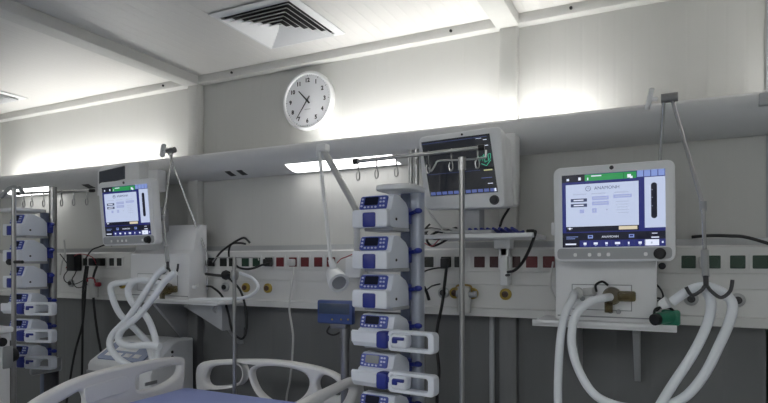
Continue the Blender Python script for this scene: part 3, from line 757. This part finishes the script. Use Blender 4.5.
# ------------------------------------------------------------------ hose support arms
def support_arm(label, J, A, B, C, foot, group):
    """J joint, A hidden mast foot, B elbow below the joint, C end of the lower rod"""
    t = thing('hose_support_arm', label, 'support arm', foot, group=group)
    b = MB(); b.tube([foot, A, J + Vector((-.012, 0, -.01))], .0055, 10, smooth=False); b.build('mast', 'bright', t)
    b = MB(); b.cyl(J + Vector((.012, 0, -.006)), B, .006); b.build('upper_rod', 'bright', t)
    b = MB(); b.cyl(J + Vector((-.020, 0, 0)), J + Vector((.028, 0, .001)), .015, seg=20); b.build('joint', 'darkchrome', t)
    k = J + Vector((-.052, 0, .004))
    b = MB(); b.cyl(J + Vector((-.03, 0, 0)), k, .007)
    b.M = Matrix.Translation(k) @ Matrix.Rotation(R(12), 4, 'Y'); b.prism(rrect(-.013, .013, -.034, .034, .0125), -.008, .006, 'x', .002); b.M = Matrix(); b.build('wing_knob', 'bezel', t)
    b = MB(); b.cyl(B + Vector((0, 0, .014)), B + Vector((0, 0, -.016)), .0095); b.build('elbow', 'grey', t)
    b = MB(); b.cyl(B, C, .0055); b.build('lower_rod', 'bright', t)
    u = (C - B).normalized()
    b = MB(); b.cyl(C - u * .10, C - u * .02, .0105, .0095); b.build('rod_sleeve', 'alu', t)
    b = MB(); b.cyl(C - u * .02, C + u * .012, .007); b.tube([C + Vector((-.05, 0, -.012)), C + Vector((-.035, 0, -.035)), C + Vector((-.012, 0, -.022)), C + Vector((0, 0, -.006)), C + Vector((.012, 0, -.022)), C + Vector((.036, 0, -.040)), C + Vector((.058, 0, -.022)), C + Vector((.064, 0, .010))], .005, 8); b.build('hose_clip', 'dark', t)
    return t
J = at(668, 98, -.30)
support_arm('chrome hose support arm with wing knob rising behind the right ventilator screen', J, at(660, 160, -.22), at(703, 206, -.38), at(706, 283, -.475), at(655, 300, -.20), 'hose support arms')
J = at(170.5, 150.5, -.24)
tL = support_arm('chrome hose support arm rising behind the far ventilator screen', J, at(207, 255, -.13), at(163.5, 218, -.33), at(168, 266, -.39), at(207.5, 290, -.12), 'hose support arms')

# ------------------------------------------------------------------ patient monitor on its shelf
MY = -.36
c = [at(418, 137, MY), at(501, 125.5, MY), at(505, 207.5, MY), at(424.5, 209.5, MY)]
ux = (c[1] - c[0]).normalized()
t = thing('patient_monitor', 'large pale patient monitor with dark screen on the centre wall shelf', 'monitor', ((c[2].x + c[3].x) / 2, -.25, at(470, 232, -.25).z))
def slab(pts, y0, y1, b, bev=.006, rr=.0, drop=0):
    poly = [(p.x, p.z) for p in pts]
    poly = poly[::-1]
    b.prism(poly, y0, y1, 'y', bev)
def roundpoly(pts, r):
    out = []; L = len(pts)
    for i in range(L):
        p = Vector((pts[i].x, pts[i].z)); a = Vector((pts[i - 1].x, pts[i - 1].z)); n_ = Vector((pts[(i + 1) % L].x, pts[(i + 1) % L].z))
        d1 = (a - p).normalized() * r; d2 = (n_ - p).normalized() * r
        for k in range(5):
            s_ = k / 4; q_ = (1 - s_) ** 2 * (p + d1) + 2 * s_ * (1 - s_) * p + s_ ** 2 * (p + d2); out.append((q_.x, q_.y))
    return out
b = MB(); b.prism(roundpoly(c, .022)[::-1], MY, MY + .06, 'y', .008); bz = b.build('bezel', 'bezel', t, 30)
c2 = [p + Vector((.0, 0, 0)) for p in c]
cc = sum(c, Vector()) / 4
b = MB(); b.prism(roundpoly([cc + (p - cc) * .93 + Vector((.01, 0, 0)) for p in c], .025)[::-1], MY + .058, MY + .155, 'y', .012); b.build('rear_housing', 'bezel', t, 30)
s = [at(421.5, 142.5, MY), at(489.5, 133.5, MY), at(498, 192, MY), at(430.5, 196.5, MY)]
names = ['s_mon', 's_wave', 's_yel', 's_bar', 's_text']
b = MB(); b.prism([(p.x, p.z) for p in s][::-1], MY - .002, MY + .004, 'y')
def sp(u, v): return s[0].lerp(s[1], u).lerp(s[3].lerp(s[2], u), v)
def sq(mi, u0, u1, v0, v1):
    b.m = mi; pp = [sp(u0, v0), sp(u1, v0), sp(u1, v1), sp(u0, v1)]; b.prism([(p.x, p.z) for p in pp][::-1], MY - .0035, MY - .001, 'y')
for k in range(11): sq(3, .02 + k * .088, .09 + k * .088, .93, .985)
sq(4, .955, .985, .93, .985)
b.m = 1
for pts in ([(.80, .36), (.82, .45), (.84, .37), (.855, .46), (.87, .36)], [(.88, .34), (.885, .48), (.92, .46)], [(.885, .40), (.92, .38)], [(.94, .35), (.935, .46), (.965, .42), (.975, .34), (.94, .35)], [(.83, .50), (.90, .54), (.965, .45)]):
    b.tube([sp(u, v) + Vector((0, -.003, 0)) for u, v in pts], .0013, 5, smooth=False)
sq(2, .85, .97, .605, .625); sq(4, .90, .95, .09, .10); sq(4, .80, .88, .06, .065); sq(4, .90, .96, .19, .2); sq(3, .0, .96, .04, .044); sq(3, .02, .8, .605, .608)
sq(4, .88, .95, .84, .85); sq(3, .80, .95, .74, .75)
b.m = 0
b.build('screen', names, bz)
k = at(494.5, 200, MY)
b = MB(); b.lathe([(.001, .002), (.017, .002), (.017, -.004), (.014, -.016), (.001, -.018)], 22, (k.x, MY, k.z), 'y'); b.build('dial_knob', 'dark', bz)
k = at(462, 131.5 + 3, MY); b = MB(); b.lathe([(.001, .002), (.004, .002), (.004, -.002), (.001, -.002)], 12, (k.x, MY, k.z), 'y'); b.build('indicator', 'black', bz)
msh = at(480, 234.5, -.30).z
# side slab behind: separate thick white module
k0, k1 = at(497, 205, -.24), at(507, 128, -.24)
b = MB(); b.box(k1.x - .03, at(518, 150, -.19).x, -.225, -.15, at(510, 206, -.2).z, at(510, 134, -.2).z, .012); b.build('side_module', 'white', t)
n0 = at(474, 210, -.28)
b = MB(); b.box(n0.x - .03, n0.x + .03, -.31, -.24, msh + .012, at(474, 206, -.28).z, .006); b.build('neck', 'grey', t)
b = MB(); b.box(n0.x - .09, n0.x + .09, -.36, -.20, msh + .0005, msh + .014, .004); b.build('foot', 'grey', t)
m0, m1 = at(424, 236, -.36), at(533, 232, -.36)
t2 = thing('wall_shelf', 'thin white wall shelf under the patient monitor', 'shelf', ((m0.x + m1.x) / 2, 0, msh - .016))
b = MB(); b.box(m0.x, m1.x, -.37, -.10, msh - .016, msh, .003); b.build('tray', 'vent_white', t2)
ax = at(503, 250, -.17).x
b = MB(); b.box(ax - .014, ax + .014, -.16, -.095, 1.36, msh - .014, .004); b.box(ax - .028, ax + .035, -.20, -.14, msh - .05, msh - .014, .004); b.box(ax - .03, ax + .02, -.13, -.095, 1.42, 1.48, .006); b.box(ax - .02, ax + .02, -.16, -.12, 1.47, 1.52, .006); b.build('bracket_arm', 'white', t2)
b = MB()
for z_ in (1.40, 1.53, 1.555): b.cyl((ax + .018, -.15, z_), (ax + .018, -.19, z_), .005)
b.build('bracket_bolts', 'dark', t2)
# loose cords lying on the shelf
def cord(label, pts, r=.0035, m='rubber', name='cord', group=None, cat='cord'):
    return hose(label, pts, r, m, name, group, cat)
def flatz(pts, z): return pts
def cordw(label, pts, r, m, name='cord', group=None):
    b = MB(); b.tube([Vector(p) for p in pts], r, 8, 8); return tag(b.build(name, m), label, 'cord', group)
zz = msh + .006
x0 = at(462, 233, -.28).x; x1 = at(525, 233, -.28).x
pts = []
for k in range(26):
    f = k / 25; pts.append((x0 + .03 + (x1 - x0 - .05) * f, -.27 + .07 * math.sin(k * 2.1), zz + .006 * (k % 3) ))
cordw('tangled blue cord lying on the shelf under the patient monitor', pts, .0055, 'bluecable')
cordw('black cord coiled on the left end of the monitor shelf', [(x0 - .17, -.33, zz + .004), (x0 - .12, -.30, zz + .02), (x0 - .06, -.33, zz + .006), (x0 - .02, -.29, zz + .02), (x0 - .07, -.26, zz + .012), (x0 - .13, -.28, zz + .02), (x0 - .16, -.25, zz + .004)], .006, 'rubber')
cordw('grey cord coiled on the left end of the monitor shelf', [(x0 - .16, -.36, zz), (x0 - .10, -.345, zz + .014), (x0 - .03, -.36, zz + .004), (x0 - .0, -.33, zz + .01), (x0 - .08, -.31, zz + .024)], .004, 'cablegrey')
cord('black cord from the back of the patient monitor drooping under the shelf to the trunking', [(511, 196, -.20), (510, 206, -.16), (503, 218, -.15), (500, 226, -.2)], .005)
cord('thick black cord hanging off the right end of the monitor shelf', [(527, 231, -.33), (534, 231, -.34), (535, 234, -.34), (530, 248, -.30), (522, 263, -.24), (513, 271, -.18), (502, 272, -.13)], .0055)
cord('black cord sagging off the left end of the monitor shelf', [(452, 232, -.33), (442, 231, -.35), (433, 234, -.34), (427, 240, -.30), (432, 246, -.26), (441, 243, -.24), (449, 238, -.26)], .0045)
cord('dark cord bunched against the pump rack left of the monitor shelf', [(447, 236, -.36), (436, 239, -.34), (428, 236, -.30), (425, 230, -.27), (430, 224, -.26)], .004)
cord('red wire trailing off the left end of the monitor shelf', [(452, 235, -.34), (440, 239, -.33), (432, 246, -.28), (424, 243, -.25), (416, 240, -.22)], .0022, 'red')
cord('pale wire trailing off the left end of the monitor shelf', [(450, 234, -.34), (436, 236, -.32), (426, 240, -.28), (418, 238, -.25)], .0028, 'cablegrey')
cord('thin white support wire left of the patient monitor', [(424, 205, -.30), (432, 216, -.30), (440, 226, -.31), (444, 233, -.33)], .004, 'cablegrey')

# ------------------------------------------------------------------ examination lamp
LY = -.32
t = thing('examination_lamp', 'white jointed examination lamp hanging beside the centre pump rack', 'lamp', (at(352, 260, -.12).x, 0, 1.40))
j = at(323, 149, -.36); e = at(357, 211, -.24); hd = at(331, 263, -.46)
b = MB(); b.cyl(e, j, .0135); b.build('upper_arm', 'cablegrey', t)
b = MB(); b.box(j.x - .022, j.x + .022, j.y - .02, j.y + .02, j.z - .012, j.z + .02, .006); b.cyl(j + Vector((-.018, -.005, -.03)), j + Vector((-.018, -.005, .01)), .010); b.build('joint', 'white', t)
b = MB(); b.cyl(j + Vector((-.012, -.01, -.01)), hd, .0075); b.build('lower_arm', 'white', t)
g = at(355, 262, -.12)
b = MB(); b.cyl((g.x + .01, -.12, 1.43), e, .014); b.box(g.x - .03, g.x + .05, -.16, -.091, 1.38, 1.47, .01); b.build('wall_mount', 'white', t)
hc = at(336, 278, -.47); di = (Vector((.75, -.6, -.5))).normalized()
T = Matrix.Translation(hc) @ di.to_track_quat('Z', 'Y').to_matrix().to_4x4()
b = MB(); b.M = T; b.lathe([(.001, -.05), (.022, -.05), (.028, -.042), (.036, .0), (.040, .03), (.040, .040), (.030, .041), (.029, .034), (.001, .034)], 28); hdp = b.build('lamp_head', 'white', t, 30)
b = MB(); b.M = T; b.lathe([(.001, .0345), (.027, .0345), (.027, .038), (.001, .038)], 24); b.build('lens', 'midgrey', hdp)
b = MB(); b.cyl(hd + Vector((0, 0, .012)), hc, .012, .016); b.build('head_joint', 'white', t)

# ------------------------------------------------------------------ navy display on its pole
SYD = -.436
t = thing('scale_display', 'navy blue box display on a steel pole between bed and pump rack', 'display', (at(345, 330, SYD).x, SYD, 0))
a, d = at(323, 299, SYD), at(358, 324, SYD)
b = MB(); b.box(a.x, d.x, SYD - .045, SYD - .018, d.z, a.z, .008); hb = b.build('housing', 'scaleblue', t)
b = MB(); b.box(a.x + .012, d.x - .012, SYD - .0475, SYD - .044, d.z + .038, a.z - .012, .002); b.build('display_window', 'window', hb)
for px in (332, 341, 348):
    b = MB(); b.cyl(at(px, 319.5, SYD - .045), at(px, 319.5, SYD - .049), .0035); b.build('button', 'yellow', hb)
pp = at(345, 330, SYD)
b = MB(); b.cyl((pp.x, SYD, 0), (pp.x, SYD, d.z + .01), .0165); b.cyl((pp.x, SYD, pp.z - .03), (pp.x, SYD, pp.z + .006), .020); b.box(pp.x - .05, pp.x + .02, SYD - .03, SYD + .01, d.z - .018, d.z + .006, .004); b.build('pole', 'darkchrome', t)
b = MB(); b.tube([at(330, 326, SYD), at(327, 332, SYD - .01), at(334, 335, SYD - .01), at(344, 330, SYD - .01)], .0035, 8); b.build('loop_cord', 'rubber', t)

# ------------------------------------------------------------------ bed
bed = thing('hospital_bed', 'white plastic railed hospital bed in the foreground', 'bed', (-1.45, -1.4, 0))
def plate_part(name, outer, holes, mapf, plane, th, m='bedwhite', bev=.012):
    """outer/holes in photo outline points on the part's own plane; plane 'x' (constant X) or 'y' (constant Y)"""
    def loc(pts, k):
        w = catmull([mapf(*q) for q in pts], 5, True)
        return [((v.y, v.z) if plane == 'x' else (v.x, v.z)) for v in w]
    o = loc(outer, 0); hs = [loc(h, 0) for h in holes]; v = mapf(*outer[0])
    if plane == 'x': Mx = Matrix(((0, 0, 1, v.x), (1, 0, 0, 0), (0, 1, 0, 0), (0, 0, 0, 1)))
    else: Mx = Matrix(((1, 0, 0, 0), (0, 0, -1, v.y), (0, 1, 0, 0), (0, 0, 0, 1)))
    b = MB(); b.plate(o, hs, th, bev, Mx); return b.build(name, m, bed, 40)
HY = -.385
plate_part('headboard', [(198, 372), (201, 364), (210, 360.5), (240, 359), (275, 359.5), (305, 363.5), (328, 369.5), (345, 379), (352, 390), (352, 425), (335, 430), (270, 425), (215, 420), (203, 410), (199, 390)],
           [[(208, 376), (213, 367), (228, 364.5), (241, 365.5), (244, 375), (238, 383), (218, 386), (210, 384)],
            [(254, 374), (260, 367), (280, 366), (302, 370.5), (311, 379), (308, 392), (295, 402), (276, 402), (261, 391)],
            [(319, 381), (325, 374.5), (335, 378), (342, 386), (341, 395), (330, 395), (321, 391)]], lambda x, y: at(x, y, HY), 'y', .042)
XRL = -1.90
plate_part('side_rail', [(183, 366), (182.5, 359), (178, 357), (165, 357.5), (140, 361.5), (105, 369), (75, 378.5), (50, 390.5), (28, 404), (5, 425), (-30, 470), (20, 475), (70, 455), (120, 430), (155, 412), (172, 400), (181, 385)],
           [[(178, 367), (176, 364.5), (164, 366.5), (140, 373.5), (134, 379), (134, 388), (140, 390), (158, 386), (174, 376)],
            [(78, 391), (66, 397), (50, 407), (38, 420), (42, 432), (62, 424), (80, 412), (83, 398)]], lambda x, y: atX(x, y, XRL), 'x', .04)
o = plate_part('side_rail_panel', [(86, 388), (105, 381.5), (124, 376.5), (129, 382), (127, 391), (108, 397), (90, 403), (85, 397)], [], lambda x, y: atX(x, y, XRL + .022), 'x', .006, bev=.002)
XRR = -1.00
plate_part('side_rail', [(359, 380), (354, 377), (345, 380), (330, 387), (312, 396), (300, 403), (280, 415), (255, 440), (280, 450), (310, 440), (340, 425), (355, 410), (360, 395)],
           [[(352, 390), (345, 388), (330, 396), (318, 404), (318, 414), (330, 412), (345, 404)]], lambda x, y: atX(x, y, XRR), 'x', .04)
MZ = .905
b = MB(); b.box(-1.88, -1.02, -2.25, -.475, .55, .72, .02); b.box(-1.80, -1.10, -.475, -.37, .60, .66, .01); b.build('bed_frame', 'grey', bed)
b = MB()
for x in (-1.7, -1.2):
    for y in (-.7, -1.9): b.box(x - .04, x + .04, y - .04, y + .04, .1, .56)
b.box(-1.75, -1.15, -2.1, -.6, .10, .18, .02); b.build('undercarriage', 'grey', bed)
for x in (-1.72, -1.18):
    for y in (-.68, -2.05):
        b = MB(); b.cyl((x - .02, y, .065), (x + .02, y, .065), .065); b.cyl((x, y, .06), (x, y, .12), .02); b.build('castor', 'dark', bed)
for x in (XRL, XRR):
    b = MB(); b.box(x - .015, x + .015, -.95, -.90, .60, .85, .005); b.box(x - .015, x + .015, -.65, -.60, .60, .85, .005); b.box(x - .02 if x > -1.5 else x - .01, x + .02, -.97, -.58, .60, .64); b.build('rail_post', 'grey', bed)
b = MB(); b.box(-1.865, -1.035, -2.2, -.462, .7205, MZ, .035, 4); mt = b.build('mattress', 'mattress'); tag(mt, 'blue covered mattress lying on the white bed', 'mattress')

# ------------------------------------------------------------------ low console behind the bed rail
KY = -.42
def K(px, py, Y=KY): return at(px, py, Y)
t = thing('bedside_console', 'pale rounded floor console with sloping blue-grey panel behind the left bed rail', 'medical console', (K(140, 380).x, -.3, 0))
xl, xr = K(87, 370).x, at(191, 360, -.12).x
ztop = K(130, 337, -.20).z; zlip = K(100, 362).z
b = MB(); b.prism([(KY, .0), (KY, zlip - .02), (KY + .012, zlip), (-.26, ztop - .01), (-.22, ztop), (-.10, ztop), (-.09, ztop - .02), (-.09, .0)], xl, xl + (xr - xl) * .80, 'x', .012); b.build('body', 'white', t, 30)
b = MB(); b.prism([(KY + .04, .0), (KY + .04, zlip - .05), (KY + .06, zlip - .01), (-.24, ztop - .01), (-.20, ztop + .005), (-.10, ztop + .005), (-.09, .0)], xl + (xr - xl) * .79, xr, 'x', .014); b.build('side_pod', 'bezel', t, 30)
dv = Vector((0, -.26 - (KY + .012), ztop - .01 - zlip)); L = dv.length; an = math.atan2(dv.z, dv.y)
T = Matrix.Translation((0, KY + .012, zlip)) @ Matrix.Rotation(an, 4, 'X')
b = MB(); b.M = T; b.prism(rrect(xl + .035, xr - .05, L * .10, L * .92, .015), .0, .006, 'z'); pn = b.build('touch_panel', 's_slate', t)
b = MB(); b.M = T
for k in range(4): b.box(xl + .07 + k * .065, xl + .115 + k * .065, L * .25, L * .40, .005, .0075, .001)
b.build('panel_keys', 'bezel', pn)
b = MB(); b.M = T; b.box(xl + .10, xl + .25, L * .50, L * .80, .005, .0075, .001); b.build('panel_display', 'bezel', pn)
b = MB(); b.box(xl + .002, xl + (xr - xl) * .79, KY - .006, KY + .01, zlip - .06, zlip - .045, .002); b.build('front_seam', 'midgrey', t)
b = MB(); c = atX(151, 383, xr); b.box(xr - .002, xr + .003, c.y - .035, c.y + .035, c.z - .008, c.z + .008); b.build('maker_plate', 'midgrey', t)
for px, py in ((172, 352), (172, 357), (169, 361)):
    c = atX(px, py, xr); b = MB(); b.cyl((xr - .004, c.y, c.z), (xr + .004, c.y, c.z), .007); b.build('status_button', 'dark', t)

# grey wedge under the far ventilator shelf
a = at(186, 302, -.20)
w = [at(183, 306, -.20), at(222, 301, -.20), at(222, 331, -.20), at(208, 322, -.20)]
t = MB().prism([(p.x, p.z) for p in w][::-1], -.20, -.0305, 'y', .004).build('mounting_wedge', 'grey')
tag(t, 'grey triangular mounting bracket under the far ventilator shelf', 'bracket')

# ------------------------------------------------------------------ white trolley at the left edge
t = thing('equipment_trolley', 'pale drawer trolley cut off by the left frame edge', 'trolley', (at(-20, 360, -.9).x, -.9, 0))
x1 = at(11.0, 360, -.90).x; zt_ = at(8, 326, -.90).z
b = MB(); b.box(x1 - .45, x1, -1.28, -.90, .12, zt_ - .025, .01); tb = b.build('body', 'white', t)
b = MB(); b.box(x1 - .47, x1 + .015, -1.30, -.895, zt_ - .025, zt_, .008); b.build('top', 'bezel', t)
for k in range(3):
    z0 = zt_ - .04 - .15 * (k + 1)
    b = MB(); b.box(x1 - .43, x1 - .02, -1.29, -1.275, z0, z0 + .14, .006); dr = b.build('drawer', 'bezel', t)
    b = MB(); b.box(x1 - .30, x1 - .06, -1.305, -1.288, z0 + .09, z0 + .105, .004); b.build('handle', 'alu', dr)
b = MB(); c = atX(1, 342, x1); b.lathe([(.001, -.01), (.018, -.01), (.018, .012), (.001, .014)], 16, (x1, c.y, c.z), 'x'); b.build('knob', 'black', t)
b = MB(); c = atX(7, 356, x1); b.box(x1 - .002, x1 + .010, c.y - .02, c.y + .02, c.z - .05, c.z + .04, .004); b.build('latch', 'alu', t)
b = MB(); b.box(x1 - .002, x1 + .004, -1.26, -.92, zt_ - .40, zt_ - .06, .001); b.build('side_panel', 'bezel', t)
b = MB()
for x in (x1 - .41, x1 - .04):
    for y in (-1.24, -.94): b.cyl((x, y, .0), (x, y, .13), .025)
b.build('feet', 'dark', t)

# ------------------------------------------------------------------ plugs, regulators and cables on the trunking
def plug(px, py, label, m='black', w=.018, h=.022, d=.035):
    c = at(px, py, FY - .007)
    b = MB(); b.box(c.x - w, c.x + w, FY - .007 - d, FY - .0075, c.z - h, c.z + h, .005); return tag(b.build('power_plug', m), label, 'plug')
plug(78, 262.5, 'bulky black power adapter in the left sockets behind the far left rack', 'black', .036, .05, .05)
plug(95.5, 262, 'black power plug in the left sockets beside the bulky adapter'); plug(103.5, 262, 'black power plug in the left sockets, second right of the bulky adapter')
plug(293.5, 262.5, 'white power plug in a red socket under the clock', 'cablegrey', .014, .016)
plug(446.5, 263, 'black power plug right of the centre pump rack', 'black', .016, .02)
plug(270, 262.5, 'black power plug in the dark socket left of the red sockets', 'black', .018, .018)
plug(702, 262.5, 'small pale round plug between the green sockets at the right', 'cablegrey', .01, .02, .03)
for px, l in ((212, 'black power plug right beside the far ventilator'),): plug(px, 263, l, 'black', .014, .016)
GB = 'black cables hanging from the left sockets'
cord('black cable hanging from the left sockets, nearest the far left rack', [(88, 266, -.13), (86, 282, -.15), (84, 310, -.17), (82, 326, -.18), (75, 352, -.2), (70, 380, -.22), (66, 410, -.25), (64, 470, -.25)], .006, group=GB)
cord('black cable dropping straight down from the left sockets', [(86, 266, -.14), (83, 290, -.16), (82.5, 330, -.17), (82, 370, -.17), (80, 440, -.17)], .006, group=GB)
cord('black cable from the left sockets to the floor console', [(97, 266, -.13), (93, 280, -.14), (94, 305, -.16), (97, 330, -.17), (101, 352, -.19)], .0065, group=GB)
cord('thin black cord arching over the left socket row', [(86, 258, -.12), (92, 250, -.15), (99, 247, -.15), (108, 244, -.13), (112, 246, -.12)], .004)
cord('red wire arching across the left end of the socket row', [(66, 268, -.13), (72, 258, -.14), (80, 254, -.15), (92, 257, -.14), (96, 264, -.13)], .0024, 'red')
cord('thin dark wire dangling under the left sockets beside the rack', [(60, 254, -.12), (66, 262, -.13), (69, 268, -.14), (64, 276, -.13), (66, 282, -.13), (75, 284, -.13), (84, 280, -.13)], .0026)
cord('thin dark wire looping low beneath the bulky adapter', [(78, 266, -.15), (75, 274, -.16), (72, 280, -.15), (76, 287, -.15), (82, 287, -.14), (92, 282, -.14), (98, 280, -.13)], .0026)
cord('white conduit wire at the left end of the trunking', [(64, 240, -.10), (65, 255, -.11), (62, 262, -.12), (60, 275, -.12)], .005, 'cablegrey')
# flow regulators
def regulator(px, label, body='cablegrey'):
    c = at(px, 286, -.14); z = 1.3225
    t = thing('gas_regulator', label, 'gas regulator', (c.x, FY, z - .05), group='gas regulators on the trunking')
    b = MB(); b.cyl((c.x, FY - .017, z), (c.x, -.15, z), .012); b.cyl((c.x - .03, -.15, z), (c.x + .03, -.15, z), .016); b.build('valve_block', 'alu', t)
    b = MB(); b.cyl((c.x, -.15, z - .075), (c.x, -.15, z + .03), .026); b.build('flow_tube', body, t)
    b = MB(); b.lathe([(.001, -.010), (.013, -.010), (.013, .010), (.001, .010)], 14, (c.x + .040, -.15, z), 'x'); b.build('control_knob', 'red' if px < 200 else 'grey', t)
    b = MB(); b.tube([(c.x - .03, -.165, z + .015), (c.x - .02, -.17, z + .034), (c.x + .03, -.17, z + .034), (c.x + .035, -.165, z + .01)], .004, 6); b.build('ring_cord', 'red' if px < 200 else 'brass', t)
    return t
regulator(95, 'pale flow regulator with red cord plugged below the left sockets'); regulator(465, 'pale flow regulator plugged in beside the chrome drip pole')
cord('black cable arching up out of the sockets right of the far ventilator', [(213, 263, -.12), (220, 253, -.17), (230, 245, -.2), (240, 239, -.2), (245, 238, -.19), (250, 243, -.18)], .0052)
cord('second black cable bending over the sockets right of the far ventilator', [(229, 258, -.14), (229, 250, -.16), (232, 244, -.19), (240, 243, -.2), (246, 244, -.19)], .0048)
cord('black cable sagging between the dark socket and the short drip pole', [(270, 263, -.13), (262, 265, -.15), (254, 268, -.17), (246, 269, -.17), (238, 267, -.16), (232, 261, -.14)], .0052)
cord('black cable looping under the trunking beside the short drip pole', [(226, 276, -.13), (232, 281, -.16), (240, 290, -.2), (245, 305, -.22), (247, 325, -.22), (244, 337, -.22), (239, 338, -.22), (232, 330, -.2), (228, 312, -.18), (222, 296, -.16), (212, 287, -.14), (207, 286, -.12)], .0055)
cord('black cable from the far ventilator to the short drip pole knob', [(206, 274, -.14), (214, 275, -.2), (224, 276, -.28)], .007)
cord('long white cable hanging from a red socket down behind the headboard', [(293.5, 267, -.13), (293, 275, -.15), (291, 290, -.16), (289.5, 310, -.16), (293, 335, -.16), (292, 360, -.16), (290, 380, -.17), (286, 405, -.17), (286, 470, -.17)], .0048, 'cablegrey')
cord('black cable hanging down right of the centre pump rack', [(446.5, 267, -.13), (444.5, 285, -.14), (442, 305, -.17), (437, 330, -.2), (437, 350, -.22), (439, 372, -.24), (437, 395, -.25), (438, 450, -.25)], .0062)
cord('thin black cord running from the plug to the centre pump rack', [(446, 268, -.14), (438, 268, -.2), (428, 270, -.26), (420, 274, -.32)], .003)
cord('black cord with a dangling end left of the black gas outlet', [(440, 284, -.14), (432, 286, -.2), (426, 290, -.26), (422, 288, -.3)], .003)
cord('short black cord end hanging beside the centre pump rack', [(424, 287, -.30), (427, 293, -.28), (429, 300, -.27)], .006)
cord('black cable running along the wall at the right edge above the green sockets', [(692, 237, -.10), (710, 235.5, -.12), (730, 236, -.12), (745, 237, -.12), (768, 243.5, -.12), (800, 255, -.11)], .0055)
cord('red wire running behind the centre pump rack beside the lamp', [(337, 263, -.13), (341, 259, -.14), (346, 257, -.15), (353, 254, -.16), (362, 250, -.17)], .0022, 'red')
cord('pale cord hanging at the left side of the right ventilator', [(553, 262, -.12), (551, 278, -.15), (551, 288, -.18), (556, 300, -.2)], .0035, 'cablegrey')
# small bracket left of the right ventilator screen
c = at(549, 232, -.27)

# ------------------------------------------------------------------ world and view
w = bpy.data.worlds.new('room_air'); SC.world = w; w.use_nodes = True
w.node_tree.nodes['Background'].inputs[0].default_value = (.5, .5, .5, 1); w.node_tree.nodes['Background'].inputs[1].default_value = .3
vs = SC.view_settings; vs.view_transform = 'Standard'; vs.look = 'None'; vs.gamma = 1; vs.use_curve_mapping = False
vs.exposure = 0.0
SC.cycles.max_bounces = 8; SC.cycles.diffuse_bounces = 5
for o in list(SC.objects):
    if '_local' in o: del o['_local']
